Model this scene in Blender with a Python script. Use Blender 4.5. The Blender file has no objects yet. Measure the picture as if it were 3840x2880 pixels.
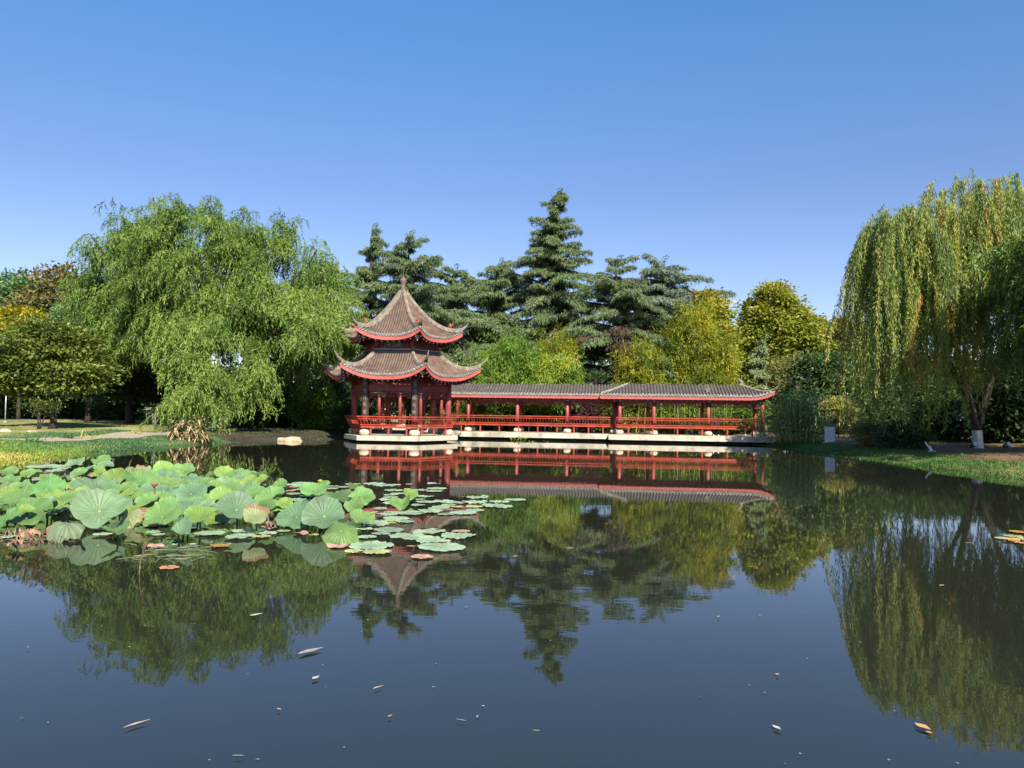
import bpy, math, random
import numpy as np
from mathutils import Vector, Matrix
random.seed(7)
rng = np.random.default_rng(11)
SC = bpy.context.scene
COL = SC.collection
PI = math.pi
R = math.radians

# ------------------------------------------------------------------ camera
F = 2900.0                      # focal length in photograph pixels (3840 wide)
CAM = np.array([0.0, 0.0, 1.6])
PITCH, ROLL = R(2.034), 0.0140
_f = np.array([0, math.cos(PITCH), math.sin(PITCH)])
_r0 = np.array([1.0, 0, 0]); _u0 = np.array([0, -math.sin(PITCH), math.cos(PITCH)])
_r = math.cos(ROLL)*_r0 + math.sin(ROLL)*_u0
_u = -math.sin(ROLL)*_r0 + math.cos(ROLL)*_u0
cd = bpy.data.cameras.new('camera')
cd.sensor_width = 36.0; cd.lens = F/3840*36.0; cd.clip_start = 0.1; cd.clip_end = 5000
cam = bpy.data.objects.new('camera', cd); COL.objects.link(cam)
cam.matrix_world = Matrix(((_r[0], _u[0], -_f[0], CAM[0]), (_r[1], _u[1], -_f[1], CAM[1]),
                           (_r[2], _u[2], -_f[2], CAM[2]), (0, 0, 0, 1)))
SC.camera = cam

def ray(px, py):
    return _f + _r*((px-1920)/F) + _u*((1440-py)/F)
def at(px, py, Y):
    d = ray(px, py); return CAM + d*(Y/d[1])
def gnd(px, py, z=0.0):
    d = ray(px, py); return CAM + d*((z-CAM[2])/d[2])

# ------------------------------------------------------------------ light
SUN_EL, SUN_AZ = R(40), R(20)        # azimuth: to the right of straight behind the camera
to_sun = Vector((math.sin(SUN_AZ)*math.cos(SUN_EL), -math.cos(SUN_AZ)*math.cos(SUN_EL), math.sin(SUN_EL)))
w = bpy.data.worlds.new('World'); SC.world = w; w.use_nodes = True
nt = w.node_tree
bg = nt.nodes['Background']
sky = nt.nodes.new('ShaderNodeTexSky'); sky.sky_type = 'NISHITA'; sky.sun_disc = False
sky.sun_elevation = SUN_EL; sky.sun_rotation = math.atan2(to_sun.x, to_sun.y)
sky.altitude = 0; sky.air_density = 1.0; sky.dust_density = 0.2; sky.ozone_density = 4.0
tint = nt.nodes.new('ShaderNodeMix'); tint.data_type = 'RGBA'; tint.blend_type = 'MULTIPLY'; tint.inputs[0].default_value = 1.0
wtc = nt.nodes.new('ShaderNodeTexCoord'); wsp = nt.nodes.new('ShaderNodeSeparateXYZ'); wrp = nt.nodes.new('ShaderNodeValToRGB')
nt.links.new(wtc.outputs['Generated'], wsp.inputs[0]); nt.links.new(wsp.outputs['Z'], wrp.inputs[0])
_e = wrp.color_ramp.elements; _e.new(0.27); _e.new(0.47)
for _q, (_p, _c) in zip(_e, ((0.0, (0.90, 0.755, 0.79)), (0.27, (0.68, 0.67, 0.78)), (0.47, (0.56, 0.84, 1.0)), (1.0, (0.66, 0.92, 1.06)))): _q.position = _p; _q.color = (*_c, 1)
nt.links.new(wrp.outputs[0], tint.inputs[7])
nt.links.new(sky.outputs[0], tint.inputs[6]); nt.links.new(tint.outputs[2], bg.inputs[0]); bg.inputs[1].default_value = 0.105
ld = bpy.data.lights.new('sun', 'SUN'); ld.energy = 4.9; ld.angle = R(0.5); ld.color = (1.0, 0.93, 0.82)
lo = bpy.data.objects.new('sun', ld); COL.objects.link(lo)
lo.rotation_euler = to_sun.to_track_quat('Z', 'Y').to_euler(); lo.location = (20, -20, 40)
SC.view_settings.view_transform = 'Standard'; SC.view_settings.look = 'None'
SC.view_settings.exposure = 0.95; SC.view_settings.gamma = 1.0
SC.cycles.max_bounces = 6; SC.cycles.diffuse_bounces = 3; SC.cycles.glossy_bounces = 3
SC.cycles.transmission_bounces = 3; SC.cycles.transparent_max_bounces = 4
SC.cycles.caustics_reflective = False; SC.cycles.caustics_refractive = False
SC.cycles.use_denoising = True

# ------------------------------------------------------------------ objects
def tag(o, label=None, cat=None, group=None, kind=None):
    if label: o['label'] = label
    if cat: o['category'] = cat
    if group: o['group'] = group
    if kind: o['kind'] = kind
    return o
def thing(name, loc, label, cat, group=None):
    o = bpy.data.objects.new(name, None); COL.objects.link(o)
    o.location = [float(c) for c in loc]; o.empty_display_size = 0.2
    return tag(o, label, cat, group)
def worldloc(o):
    l = Vector((0, 0, 0))
    while o is not None:
        l = l + o.location; o = o.parent
    return l
def mesh_np(name, V, F4=None, F3=None, attrs=None, smooth=False, polys=None):
    me = bpy.data.meshes.new(name)
    V = np.asarray(V, np.float32).reshape(-1, 3)
    if polys is not None:
        me.from_pydata([tuple(p) for p in V.tolist()], [], polys)
    else:
        loops = []; starts = []; tot = []
        n = 0
        if F4 is not None and len(F4):
            F4 = np.asarray(F4, np.int32).reshape(-1, 4)
            loops.append(F4.ravel()); starts.append(np.arange(len(F4))*4); tot.append(np.full(len(F4), 4)); n = len(F4)*4
        if F3 is not None and len(F3):
            F3 = np.asarray(F3, np.int32).reshape(-1, 3)
            loops.append(F3.ravel()); starts.append(n+np.arange(len(F3))*3); tot.append(np.full(len(F3), 3))
        loops = np.concatenate(loops).astype(np.int32); starts = np.concatenate(starts).astype(np.int32)
        me.vertices.add(len(V)); me.vertices.foreach_set('co', V.ravel())
        me.loops.add(len(loops)); me.loops.foreach_set('vertex_index', loops)
        me.polygons.add(len(starts)); me.polygons.foreach_set('loop_start', starts)
        me.update(calc_edges=True)
    for k, a in (attrs or {}).items():
        at_ = me.attributes.new(k, 'FLOAT', 'POINT'); at_.data.foreach_set('value', np.asarray(a, np.float32).ravel())
    me.polygons.foreach_set('use_smooth', np.full(len(me.polygons), smooth, dtype=bool))
    me.validate()
    return me
def link(name, me, mat, parent=None):
    o = bpy.data.objects.new(name, me); COL.objects.link(o)
    if mat is not None: me.materials.append(mat)
    if parent is not None: o.parent = parent
    return o

class MB:
    """collects shapes into one mesh"""
    def __init__(s): s.v = []; s.f = []
    def add(s, V, Fs):
        b = len(s.v); s.v.extend([tuple(map(float, p)) for p in V]); s.f.extend([tuple(int(i)+b for i in f) for f in Fs]); return s
    def box(s, c, d, rz=0.0, tilt=None):
        M = Matrix.Rotation(rz, 3, 'Z')
        if tilt is not None: M = M @ tilt
        c = Vector([float(q) for q in c])
        P = [c + M @ Vector((x*d[0]/2, y*d[1]/2, z*d[2]/2)) for x in (-1, 1) for y in (-1, 1) for z in (-1, 1)]
        return s.add(P, [(0, 1, 3, 2), (4, 6, 7, 5), (0, 4, 5, 1), (2, 3, 7, 6), (0, 2, 6, 4), (1, 5, 7, 3)])
    def bar(s, p0, p1, wd, ht, up=(0, 0, 1)):
        p0 = Vector([float(q) for q in p0]); p1 = Vector([float(q) for q in p1]); d = (p1-p0)
        if d.length < 1e-6: return s
        d.normalize(); up = Vector(up)
        sd = d.cross(up)
        if sd.length < 1e-4: sd = d.cross(Vector((1, 0, 0)))
        sd.normalize(); u = sd.cross(d)
        P = [p + sd*(wd/2*a) + u*(ht/2*b) for p in (p0, p1) for a, b in ((-1, -1), (1, -1), (1, 1), (-1, 1))]
        return s.add(P, [(0, 1, 2, 3), (7, 6, 5, 4), (0, 4, 5, 1), (1, 5, 6, 2), (2, 6, 7, 3), (3, 7, 4, 0)])
    def tube(s, pts, rad, n=8, caps=True):
        pts = [Vector([float(q) for q in p]) for p in pts]
        if not hasattr(rad, '__len__'): rad = [rad]*len(pts)
        V = []; up = Vector((0.13, 0.05, 1)).normalized()
        for i, p in enumerate(pts):
            t = (pts[min(i+1, len(pts)-1)] - pts[max(i-1, 0)]).normalized()
            ref = Vector((1, 0, 0)) if abs(t.z) > 0.9 else Vector((0, 0, 1))
            a = t.cross(ref).normalized(); b = t.cross(a)
            for k in range(n):
                th = 2*PI*k/n; V.append(p + (a*math.cos(th)+b*math.sin(th))*rad[i])
        Fs = [(i*n+k, i*n+(k+1) % n, (i+1)*n+(k+1) % n, (i+1)*n+k) for i in range(len(pts)-1) for k in range(n)]
        if caps:
            Fs.append(tuple(range(n-1, -1, -1))); Fs.append(tuple((len(pts)-1)*n+k for k in range(n)))
        return s.add(V, Fs)
    def lathe(s, prof, c, n=16):
        V = []
        for r_, z in prof:
            for k in range(n):
                th = 2*PI*k/n; V.append((c[0]+r_*math.cos(th), c[1]+r_*math.sin(th), c[2]+z))
        m = len(prof)
        Fs = [(i*n+k, i*n+(k+1) % n, (i+1)*n+(k+1) % n, (i+1)*n+k) for i in range(m-1) for k in range(n)]
        Fs.append(tuple(range(n-1, -1, -1))); Fs.append(tuple((m-1)*n+k for k in range(n)))
        return s.add(V, Fs)
    def prism(s, poly, z0, z1):
        n = len(poly)
        V = [(p[0], p[1], z0) for p in poly]+[(p[0], p[1], z1) for p in poly]
        Fs = [tuple(range(n-1, -1, -1)), tuple(range(n, 2*n))]+[(i, (i+1) % n, n+(i+1) % n, n+i) for i in range(n)]
        return s.add(V, Fs)
    def build(s, name, mat, parent=None, smooth=False, bevel=0.0):
        o = worldloc(parent) if parent is not None else Vector((0, 0, 0))
        me = bpy.data.meshes.new(name)
        me.from_pydata([(p[0]-o.x, p[1]-o.y, p[2]-o.z) for p in s.v], [], s.f)
        if smooth: me.polygons.foreach_set('use_smooth', np.full(len(me.polygons), True))
        me.validate(); me.update()
        ob = link(name, me, mat, parent)
        if bevel:
            m = ob.modifiers.new('bevel', 'BEVEL'); m.width = bevel; m.segments = 2; m.limit_method = 'ANGLE'
        return ob

# ------------------------------------------------------------------ materials
def nodemat(name):
    m = bpy.data.materials.new(name); m.use_nodes = True
    return m, m.node_tree, m.node_tree.nodes['Principled BSDF']
def N(nt, t, **kw):
    n = nt.nodes.new(t)
    for k, v in kw.items(): setattr(n, k, v)
    return n
def ramp(nt, stops):
    n = nt.nodes.new('ShaderNodeValToRGB'); cr = n.color_ramp
    while len(cr.elements) < len(stops): cr.elements.new(0.5)
    for e, (p, c) in zip(cr.elements, stops): e.position = p; e.color = (*c, 1)
    return n
def surf(name, stops, scale=6.0, detail=5, rough=0.6, bump=0.0, bscale=None, stretch=(1, 1, 1), spec=0.4, metallic=0.0, dist=0.0):
    """noise-coloured surface"""
    m, nt, b = nodemat(name)
    tc = N(nt, 'ShaderNodeTexCoord'); mp = N(nt, 'ShaderNodeMapping'); mp.inputs['Scale'].default_value = stretch
    geo = N(nt, 'ShaderNodeNewGeometry')
    nt.links.new(geo.outputs['Position'], mp.inputs[0])
    nz = N(nt, 'ShaderNodeTexNoise'); nz.inputs['Scale'].default_value = scale; nz.inputs['Detail'].default_value = detail
    nz.inputs['Roughness'].default_value = 0.62; nz.inputs['Distortion'].default_value = dist
    nt.links.new(mp.outputs[0], nz.inputs['Vector'])
    rp = ramp(nt, stops); nt.links.new(nz.outputs[0], rp.inputs[0]); nt.links.new(rp.outputs[0], b.inputs['Base Color'])
    b.inputs['Roughness'].default_value = rough; b.inputs['Specular IOR Level'].default_value = spec; b.inputs['Metallic'].default_value = metallic
    if bump:
        n2 = N(nt, 'ShaderNodeTexNoise'); n2.inputs['Scale'].default_value = bscale or scale*3; n2.inputs['Detail'].default_value = 4
        nt.links.new(mp.outputs[0], n2.inputs['Vector'])
        bp = N(nt, 'ShaderNodeBump'); bp.inputs['Strength'].default_value = bump; bp.inputs['Distance'].default_value = 0.03
        nt.links.new(n2.outputs[0], bp.inputs['Height']); nt.links.new(bp.outputs[0], b.inputs['Normal'])
    return m
def leafmat(name, stops, transl=0.3, rough=0.45, spec=0.35, gain=1.5):
    m, nt, b = nodemat(name)
    a = N(nt, 'ShaderNodeAttribute', attribute_name='tint')
    rp = ramp(nt, [(p_, tuple(min(0.7, q*gain) for q in c_)) for p_, c_ in stops]); nt.links.new(a.outputs['Fac'], rp.inputs[0])
    nt.links.new(rp.outputs[0], b.inputs['Base Color'])
    b.inputs['Roughness'].default_value = rough; b.inputs['Specular IOR Level'].default_value = spec
    tr = N(nt, 'ShaderNodeBsdfTranslucent'); mul = N(nt, 'ShaderNodeMix', data_type='RGBA', blend_type='MULTIPLY')
    mul.inputs[0].default_value = 1.0; mul.inputs[7].default_value = (1.25, 1.3, 0.5, 1)
    nt.links.new(rp.outputs[0], mul.inputs[6]); nt.links.new(mul.outputs[2], tr.inputs[0])
    mx = N(nt, 'ShaderNodeMixShader'); mx.inputs[0].default_value = transl
    nt.links.new(b.outputs[0], mx.inputs[1]); nt.links.new(tr.outputs[0], mx.inputs[2])
    nt.links.new(mx.outputs[0], nt.nodes['Material Output'].inputs[0])
    return m
# ------------------------------------------------------------------ ground, water, path
PAV = at(1502, 1600, 40.0); PAV = np.array([PAV[0], 40.0, 0.0])
def g2(px, py): p = gnd(px, py); return (p[0], p[1])
SHORE = [(-34, -14), (-30, 6), (-18, 17.5), g2(-60, 1756), g2(150, 1728), g2(350, 1697), g2(520, 1683), g2(640, 1672), g2(780, 1664), g2(850, 1659),
         g2(960, 1653), g2(1100, 1649), g2(1230, 1649), (-8.9, 41.5), (-8.0, 44.5), (-4.5, 46.6), (0, 46.3), (5, 45.4), (9, 44.2), (12.6, 43.4), (13.6, 41.2), g2(2908, 1675),
         g2(3030, 1690), g2(3156, 1707), g2(3280, 1722), g2(3382, 1734), g2(3500, 1757), g2(3608, 1774), g2(3720, 1786), g2(3860, 1793), (18, 19), (26, 12), (34, -14)]
SH = np.array(SHORE)
def sdist(x, y):
    """distance to the shore, positive on land"""
    x = np.asarray(x, float); y = np.asarray(y, float)
    d = np.full(x.shape, 1e9); inside = np.zeros(x.shape, bool)
    n = len(SH)
    for i in range(n):
        a = SH[i]; b = SH[(i+1) % n]
        ex, ey = b-a; L2 = ex*ex+ey*ey
        t = np.clip(((x-a[0])*ex+(y-a[1])*ey)/L2, 0, 1)
        d = np.minimum(d, np.hypot(x-a[0]-t*ex, y-a[1]-t*ey))
        c = ((a[1] > y) != (b[1] > y))
        with np.errstate(divide='ignore', invalid='ignore'):
            xi = a[0]+(y-a[1])/(b[1]-a[1] if b[1] != a[1] else 1e-9)*ex
        inside ^= c & (x < xi)
    return np.where(inside, -d, d)
def hgt(x, y):
    x = np.asarray(x, float); y = np.asarray(y, float)
    s = sdist(x, y)
    wob = 0.05*np.sin(x*0.9+1.3*np.sin(y*0.7))+0.04*np.sin(y*1.3+x*0.35)
    s2 = s+0.25*np.sin(x*1.7+y*0.9)+0.15*np.sin(x*3.9-y*2.1)
    land = 0.33*(1-np.exp(-np.maximum(s2, 0)/1.3))+0.16*(1-np.exp(-np.maximum(s2, 0)/7))+wob*np.clip(s/4, 0, 1)
    land = land + np.clip((y-60)/200, 0, 1)*0.8
    wet = -0.9*(1-np.exp(np.minimum(s2, 0)/1.5))-0.01
    return np.where(s2 > 0, land, wet)
def hz(x, y): return float(hgt(np.array([x]), np.array([y]))[0])

def axis_(lo, hi, step, far):
    core = np.arange(lo, hi+1e-6, step)
    out = []; v = hi; s = step
    while v < far: s *= 1.35; v += s; out.append(v)
    inn = []; v = lo; s = step
    while v > -far: s *= 1.35; v -= s; inn.append(v)
    return np.array(inn[::-1]+list(core)+out)
gx = axis_(-30, 30, 0.28, 1600); gy = axis_(14, 62, 0.28, 1600)
X, Y = np.meshgrid(gx, gy)
Z = hgt(X, Y)
nx, ny = len(gx), len(gy)
idx = np.arange(nx*ny).reshape(ny, nx)
F4 = np.stack([idx[:-1, :-1], idx[:-1, 1:], idx[1:, 1:], idx[1:, :-1]], -1).reshape(-1, 4)
sd = sdist(X, Y)
mud_shade_w = np.clip(1-sd/0.7, 0, 1)                                   # bare wet mud by the water
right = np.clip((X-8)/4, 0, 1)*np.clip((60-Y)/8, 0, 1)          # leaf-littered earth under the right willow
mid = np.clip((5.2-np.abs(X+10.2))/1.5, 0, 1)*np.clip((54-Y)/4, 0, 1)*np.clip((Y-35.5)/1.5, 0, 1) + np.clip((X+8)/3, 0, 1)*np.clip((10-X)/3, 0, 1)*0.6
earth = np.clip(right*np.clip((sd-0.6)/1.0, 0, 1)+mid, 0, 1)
mud_shade_w = np.clip(mud_shade_w+0.85*np.clip(mid, 0, 1), 0, 1)  # shade on the bank left of the pavilion, painted in as dark soil colour
m_ground, nt, b = nodemat('ground')
geo = N(nt, 'ShaderNodeNewGeometry')
def noise(sc, det=5, rg=0.6):
    n = N(nt, 'ShaderNodeTexNoise'); n.inputs['Scale'].default_value = sc; n.inputs['Detail'].default_value = det; n.inputs['Roughness'].default_value = rg
    nt.links.new(geo.outputs['Position'], n.inputs['Vector']); return n
n1 = noise(0.45, 4); n2 = noise(7.0, 6, 0.75)
mixn = N(nt, 'ShaderNodeMath', operation='ADD'); h1 = N(nt, 'ShaderNodeMath', operation='MULTIPLY'); h1.inputs[1].default_value = 0.55
h2 = N(nt, 'ShaderNodeMath', operation='MULTIPLY'); h2.inputs[1].default_value = 0.45
nt.links.new(n1.outputs[0], h1.inputs[0]); nt.links.new(n2.outputs[0], h2.inputs[0])
nt.links.new(h1.outputs[0], mixn.inputs[0]); nt.links.new(h2.outputs[0], mixn.inputs[1])
lawn = ramp(nt, [(0.30, (0.075, 0.095, 0.020)), (0.46, (0.17, 0.17, 0.045)), (0.56, (0.30, 0.26, 0.09)), (0.7, (0.38, 0.31, 0.15))])
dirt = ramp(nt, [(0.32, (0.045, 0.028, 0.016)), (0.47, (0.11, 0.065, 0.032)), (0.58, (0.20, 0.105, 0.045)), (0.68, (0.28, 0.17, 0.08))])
mud_shade = ramp(nt, [(0.35, (0.014, 0.012, 0.008)), (0.65, (0.05, 0.038, 0.024))])  # wet mud tones, darkened further to carry the painted bank shade
for q in (lawn, dirt, mud_shade): nt.links.new(mixn.outputs[0], q.inputs[0])
ae = N(nt, 'ShaderNodeAttribute', attribute_name='earth'); am = N(nt, 'ShaderNodeAttribute', attribute_name='mud_shade')
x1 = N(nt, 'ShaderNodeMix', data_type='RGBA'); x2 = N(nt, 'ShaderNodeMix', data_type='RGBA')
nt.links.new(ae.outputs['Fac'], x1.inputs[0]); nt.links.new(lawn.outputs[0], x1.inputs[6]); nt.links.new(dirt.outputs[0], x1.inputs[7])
nt.links.new(am.outputs['Fac'], x2.inputs[0]); nt.links.new(x1.outputs[2], x2.inputs[6]); nt.links.new(mud_shade.outputs[0], x2.inputs[7])
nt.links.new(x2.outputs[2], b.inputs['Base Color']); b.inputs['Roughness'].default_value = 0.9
bp = N(nt, 'ShaderNodeBump'); bp.inputs['Strength'].default_value = 0.7; bp.inputs['Distance'].default_value = 0.05
nt.links.new(n2.outputs[0], bp.inputs['Height']); nt.links.new(bp.outputs[0], b.inputs['Normal'])
me = mesh_np('ground', np.stack([X, Y, Z], -1), F4, attrs={'earth': earth, 'mud_shade': mud_shade_w}, smooth=True)
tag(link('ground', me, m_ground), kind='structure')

# water
m_water, nt, b = nodemat('water')
b.inputs['Base Color'].default_value = (0.018, 0.021, 0.013, 1); b.inputs['Roughness'].default_value = 0.015
b.inputs['IOR'].default_value = 1.50; b.inputs['Specular IOR Level'].default_value = 0.5
geo = N(nt, 'ShaderNodeNewGeometry')
def wnoise(scale, st, det=2):
    mp = N(nt, 'ShaderNodeMapping'); mp.inputs['Scale'].default_value = st
    nt.links.new(geo.outputs['Position'], mp.inputs[0])
    n = N(nt, 'ShaderNodeTexNoise'); n.inputs['Scale'].default_value = scale; n.inputs['Detail'].default_value = det
    nt.links.new(mp.outputs[0], n.inputs['Vector']); return n
wa = wnoise(1.3, (0.8, 1.5, 1), 3); wb = wnoise(7.0, (0.7, 1.6, 1), 2)
patch = wnoise(0.16, (1, 1.4, 1), 1)
pr = ramp(nt, [(0.40, (0.25, 0.25, 0.25)), (0.62, (1, 1, 1))]); nt.links.new(patch.outputs[0], pr.inputs[0])
s1 = N(nt, 'ShaderNodeMath', operation='MULTIPLY'); s1.inputs[1].default_value = 0.35
nt.links.new(wb.outputs[0], s1.inputs[0])
ad = N(nt, 'ShaderNodeMath', operation='ADD'); nt.links.new(wa.outputs[0], ad.inputs[0]); nt.links.new(s1.outputs[0], ad.inputs[1])
mu = N(nt, 'ShaderNodeMath', operation='MULTIPLY'); nt.links.new(ad.outputs[0], mu.inputs[0]); nt.links.new(pr.outputs[0], mu.inputs[1])
bp = N(nt, 'ShaderNodeBump'); bp.inputs['Strength'].default_value = 1.0; bp.inputs['Distance'].default_value = 0.0010
nt.links.new(mu.outputs[0], bp.inputs['Height']); nt.links.new(bp.outputs[0], b.inputs['Normal'])
MB().add([(-45, -20, 0), (45, -20, 0), (45, 60, 0), (-45, 60, 0)], [(0, 1, 2, 3)]).build('water', m_water)['kind'] = 'structure'

# gravel path across the lawn on the left, following the ground
def strip_on_ground(name, pts, width, mat, lift=0.012):
    P = []
    for a, bq in zip(pts[:-1], pts[1:]):
        for t in np.linspace(0, 1, 14, endpoint=False): P.append((a[0]+(bq[0]-a[0])*t, a[1]+(bq[1]-a[1])*t))
    P.append(pts[-1]); P = np.array(P)
    T = np.gradient(P, axis=0); T /= np.linalg.norm(T, axis=1)[:, None]; S = np.stack([-T[:, 1], T[:, 0]], 1)
    V = []; n = 5
    for i in range(len(P)):
        for j in range(n):
            o = (j/(n-1)-0.5)*width*(1+0.08*math.sin(i*0.9+j)); q = P[i]+S[i]*o
            V.append((q[0], q[1], hz(q[0], q[1])+lift))
    Fs = [(i*n+j, i*n+j+1, (i+1)*n+j+1, (i+1)*n+j) for i in range(len(P)-1) for j in range(n-1)]
    me = bpy.data.meshes.new(name); me.from_pydata(V, [], Fs); me.update()
    return tag(link(name, me, mat), kind='structure')
m_path = surf('gravel', [(0.3, (0.24, 0.185, 0.125)), (0.7, (0.42, 0.34, 0.24))], scale=12, rough=0.95, bump=0.4)
PATH = [(q[0], q[1]) for q in [gnd(-60, 1644, 0.42), gnd(250, 1638, 0.42), gnd(420, 1630, 0.42), gnd(620, 1619, 0.42), gnd(760, 1604, 0.45), gnd(900, 1590, 0.48), gnd(1060, 1582, 0.5)]]
strip_on_ground('path', PATH, 1.5, m_path, lift=0.03)
p = [gnd(2980, 1634, 0.45), gnd(3120, 1644, 0.45), gnd(3300, 1648, 0.45), gnd(3560, 1652, 0.45), gnd(3900, 1655, 0.45)]
strip_on_ground('path', [(q[0], q[1]) for q in p], 1.3, m_path, lift=0.03)
# ------------------------------------------------------------------ materials of the buildings
m_red = surf('red_lacquer', [(0.28, (0.17, 0.036, 0.033)), (0.5, (0.29, 0.055, 0.049)), (0.72, (0.37, 0.088, 0.075))], scale=2.4, rough=0.5, bump=0.05)
m_rail = surf('orange_red_paint', [(0.3, (0.25, 0.034, 0.017)), (0.5, (0.38, 0.054, 0.027)), (0.75, (0.45, 0.09, 0.048))], scale=3, rough=0.42)
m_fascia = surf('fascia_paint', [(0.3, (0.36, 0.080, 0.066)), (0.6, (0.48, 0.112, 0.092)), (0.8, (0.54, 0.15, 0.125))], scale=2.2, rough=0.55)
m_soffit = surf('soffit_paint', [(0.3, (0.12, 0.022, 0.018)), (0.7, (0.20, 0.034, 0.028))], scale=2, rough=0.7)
m_concrete = surf('pale_concrete', [(0.25, (0.26, 0.23, 0.17)), (0.42, (0.47, 0.41, 0.31)), (0.6, (0.58, 0.51, 0.39)), (0.8, (0.66, 0.59, 0.46))], scale=2.4, detail=7, rough=0.8, bump=0.15)
m_conc_old = surf('weathered_concrete', [(0.28, (0.20, 0.18, 0.13)), (0.45, (0.42, 0.38, 0.29)), (0.6, (0.56, 0.51, 0.40)), (0.8, (0.66, 0.60, 0.49))], scale=2.0, detail=8, rough=0.85, bump=0.25)
m_pier = surf('dark_pier', [(0.3, (0.02, 0.02, 0.015)), (0.7, (0.06, 0.055, 0.045))], scale=3, rough=0.8)
m_stone = surf('cream_stone', [(0.3, (0.44, 0.37, 0.26)), (0.6, (0.58, 0.50, 0.36)), (0.8, (0.66, 0.58, 0.43))], scale=5, rough=0.7)
m_grey = surf('grey_ridge', [(0.3, (0.05, 0.052, 0.055)), (0.7, (0.12, 0.122, 0.125))], scale=4, rough=0.6)
m_black = surf('black_lacquer', [(0.3, (0.045, 0.022, 0.017)), (0.7, (0.095, 0.045, 0.034))], scale=4, rough=0.4)
m_white = surf('white_paint', [(0.3, (0.62, 0.6, 0.55)), (0.7, (0.8, 0.78, 0.74))], scale=5, rough=0.6)
m_gold = surf('pale_lettering', [(0.3, (0.20, 0.21, 0.16)), (0.7, (0.34, 0.35, 0.27))], scale=5, rough=0.5)
m_carved = surf('carved_grey', [(0.35, (0.10, 0.10, 0.095)), (0.5, (0.45, 0.43, 0.38)), (0.7, (0.68, 0.66, 0.60))], scale=22, rough=0.7, bump=0.6)
m_greypost = surf('grey_post', [(0.3, (0.22, 0.23, 0.22)), (0.7, (0.36, 0.37, 0.36))], scale=4, rough=0.8)
def tilemat(name, stops, wscale):
    m, nt, b = nodemat(name)
    geo = N(nt, 'ShaderNodeNewGeometry')
    nz = N(nt, 'ShaderNodeTexNoise'); nz.inputs['Scale'].default_value = 2.6; nz.inputs['Detail'].default_value = 9; nz.inputs['Roughness'].default_value = 0.78
    nt.links.new(geo.outputs['Position'], nz.inputs['Vector'])
    rp = ramp(nt, stops); nt.links.new(nz.outputs[0], rp.inputs[0])
    wv = N(nt, 'ShaderNodeTexWave', wave_type='BANDS', bands_direction='Z'); wv.inputs['Scale'].default_value = wscale; wv.inputs['Distortion'].default_value = 0.6; wv.inputs['Detail Scale'].default_value = 2
    nt.links.new(geo.outputs['Position'], wv.inputs['Vector'])
    r2 = ramp(nt, [(0.0, (0.5, 0.5, 0.5)), (0.25, (1, 1, 1))]); nt.links.new(wv.outputs[0], r2.inputs[0])
    mx = N(nt, 'ShaderNodeMix', data_type='RGBA', blend_type='MULTIPLY'); mx.inputs[0].default_value = 0.75
    nt.links.new(rp.outputs[0], mx.inputs[6]); nt.links.new(r2.outputs[0], mx.inputs[7]); nt.links.new(mx.outputs[2], b.inputs['Base Color'])
    b.inputs['Roughness'].default_value = 0.85; return m
m_tile = tilemat('brown_roof_tile', [(0.3, (0.050, 0.031, 0.023)), (0.45, (0.122, 0.074, 0.052)), (0.58, (0.19, 0.122, 0.087)), (0.75, (0.32, 0.235, 0.17))], 6.0)
m_tile2 = tilemat('grey_roof_tile', [(0.3, (0.040, 0.034, 0.030)), (0.46, (0.085, 0.072, 0.062)), (0.6, (0.130, 0.110, 0.092)), (0.78, (0.23, 0.19, 0.155))], 5.0)
m_pan = surf('pan_tile', [(0.3, (0.030, 0.024, 0.019)), (0.7, (0.085, 0.066, 0.052))], scale=5, rough=0.9)
m_tileend = surf('tile_end', [(0.35, (0.07, 0.068, 0.062)), (0.5, (0.24, 0.225, 0.20)), (0.68, (0.46, 0.43, 0.38))], scale=17, rough=0.8)
m_ridge = surf('ridge_tile', [(0.3, (0.13, 0.105, 0.08)), (0.55, (0.24, 0.20, 0.15)), (0.75, (0.36, 0.31, 0.24))], scale=5, rough=0.85)

# ------------------------------------------------------------------ roof tools
def rib(mb, pts, nrm, side, r_):
    """half-round tile row along pts"""
    V = []; K = 5
    for p, n in zip(pts, nrm):
        for k in range(K):
            th = PI*k/(K-1); V.append(np.array(p)+side*(math.cos(th)*r_)+n*(math.sin(th)*r_*1.15))
    Fs = [(i*K+k, i*K+k+1, (i+1)*K+k+1, (i+1)*K+k) for i in range(len(pts)-1) for k in range(K-1)]
    mb.add(V, Fs)
def disc(mb, c, n, side, up, r_, th=0.02):
    m = 8; V = [c+side*(r_*math.cos(2*PI*k/m))+up*(r_*math.sin(2*PI*k/m))+n*o for o in (0, th) for k in range(m)]
    mb.add(V, [tuple(range(m)), tuple(range(2*m-1, m-1, -1))]+[(k, (k+1) % m, m+(k+1) % m, m+k) for k in range(m)])

def lettering(name, body, size, mat, parent, M, extrude=0.008):
    cu = bpy.data.curves.new(name, 'FONT'); cu.body = body; cu.size = size; cu.extrude = extrude
    cu.align_x = 'CENTER'; cu.align_y = 'CENTER'; cu.resolution_u = 2
    o = bpy.data.objects.new('tmp', cu); COL.objects.link(o)
    bpy.context.view_layer.update()
    dg = bpy.context.evaluated_depsgraph_get()
    me = bpy.data.meshes.new_from_object(o.evaluated_get(dg)); bpy.data.objects.remove(o)
    me.name = name; me.materials.clear()
    me.transform(M)
    wl = worldloc(parent); me.transform(Matrix.Translation(-wl))
    return link(name, me, mat, parent)

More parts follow.
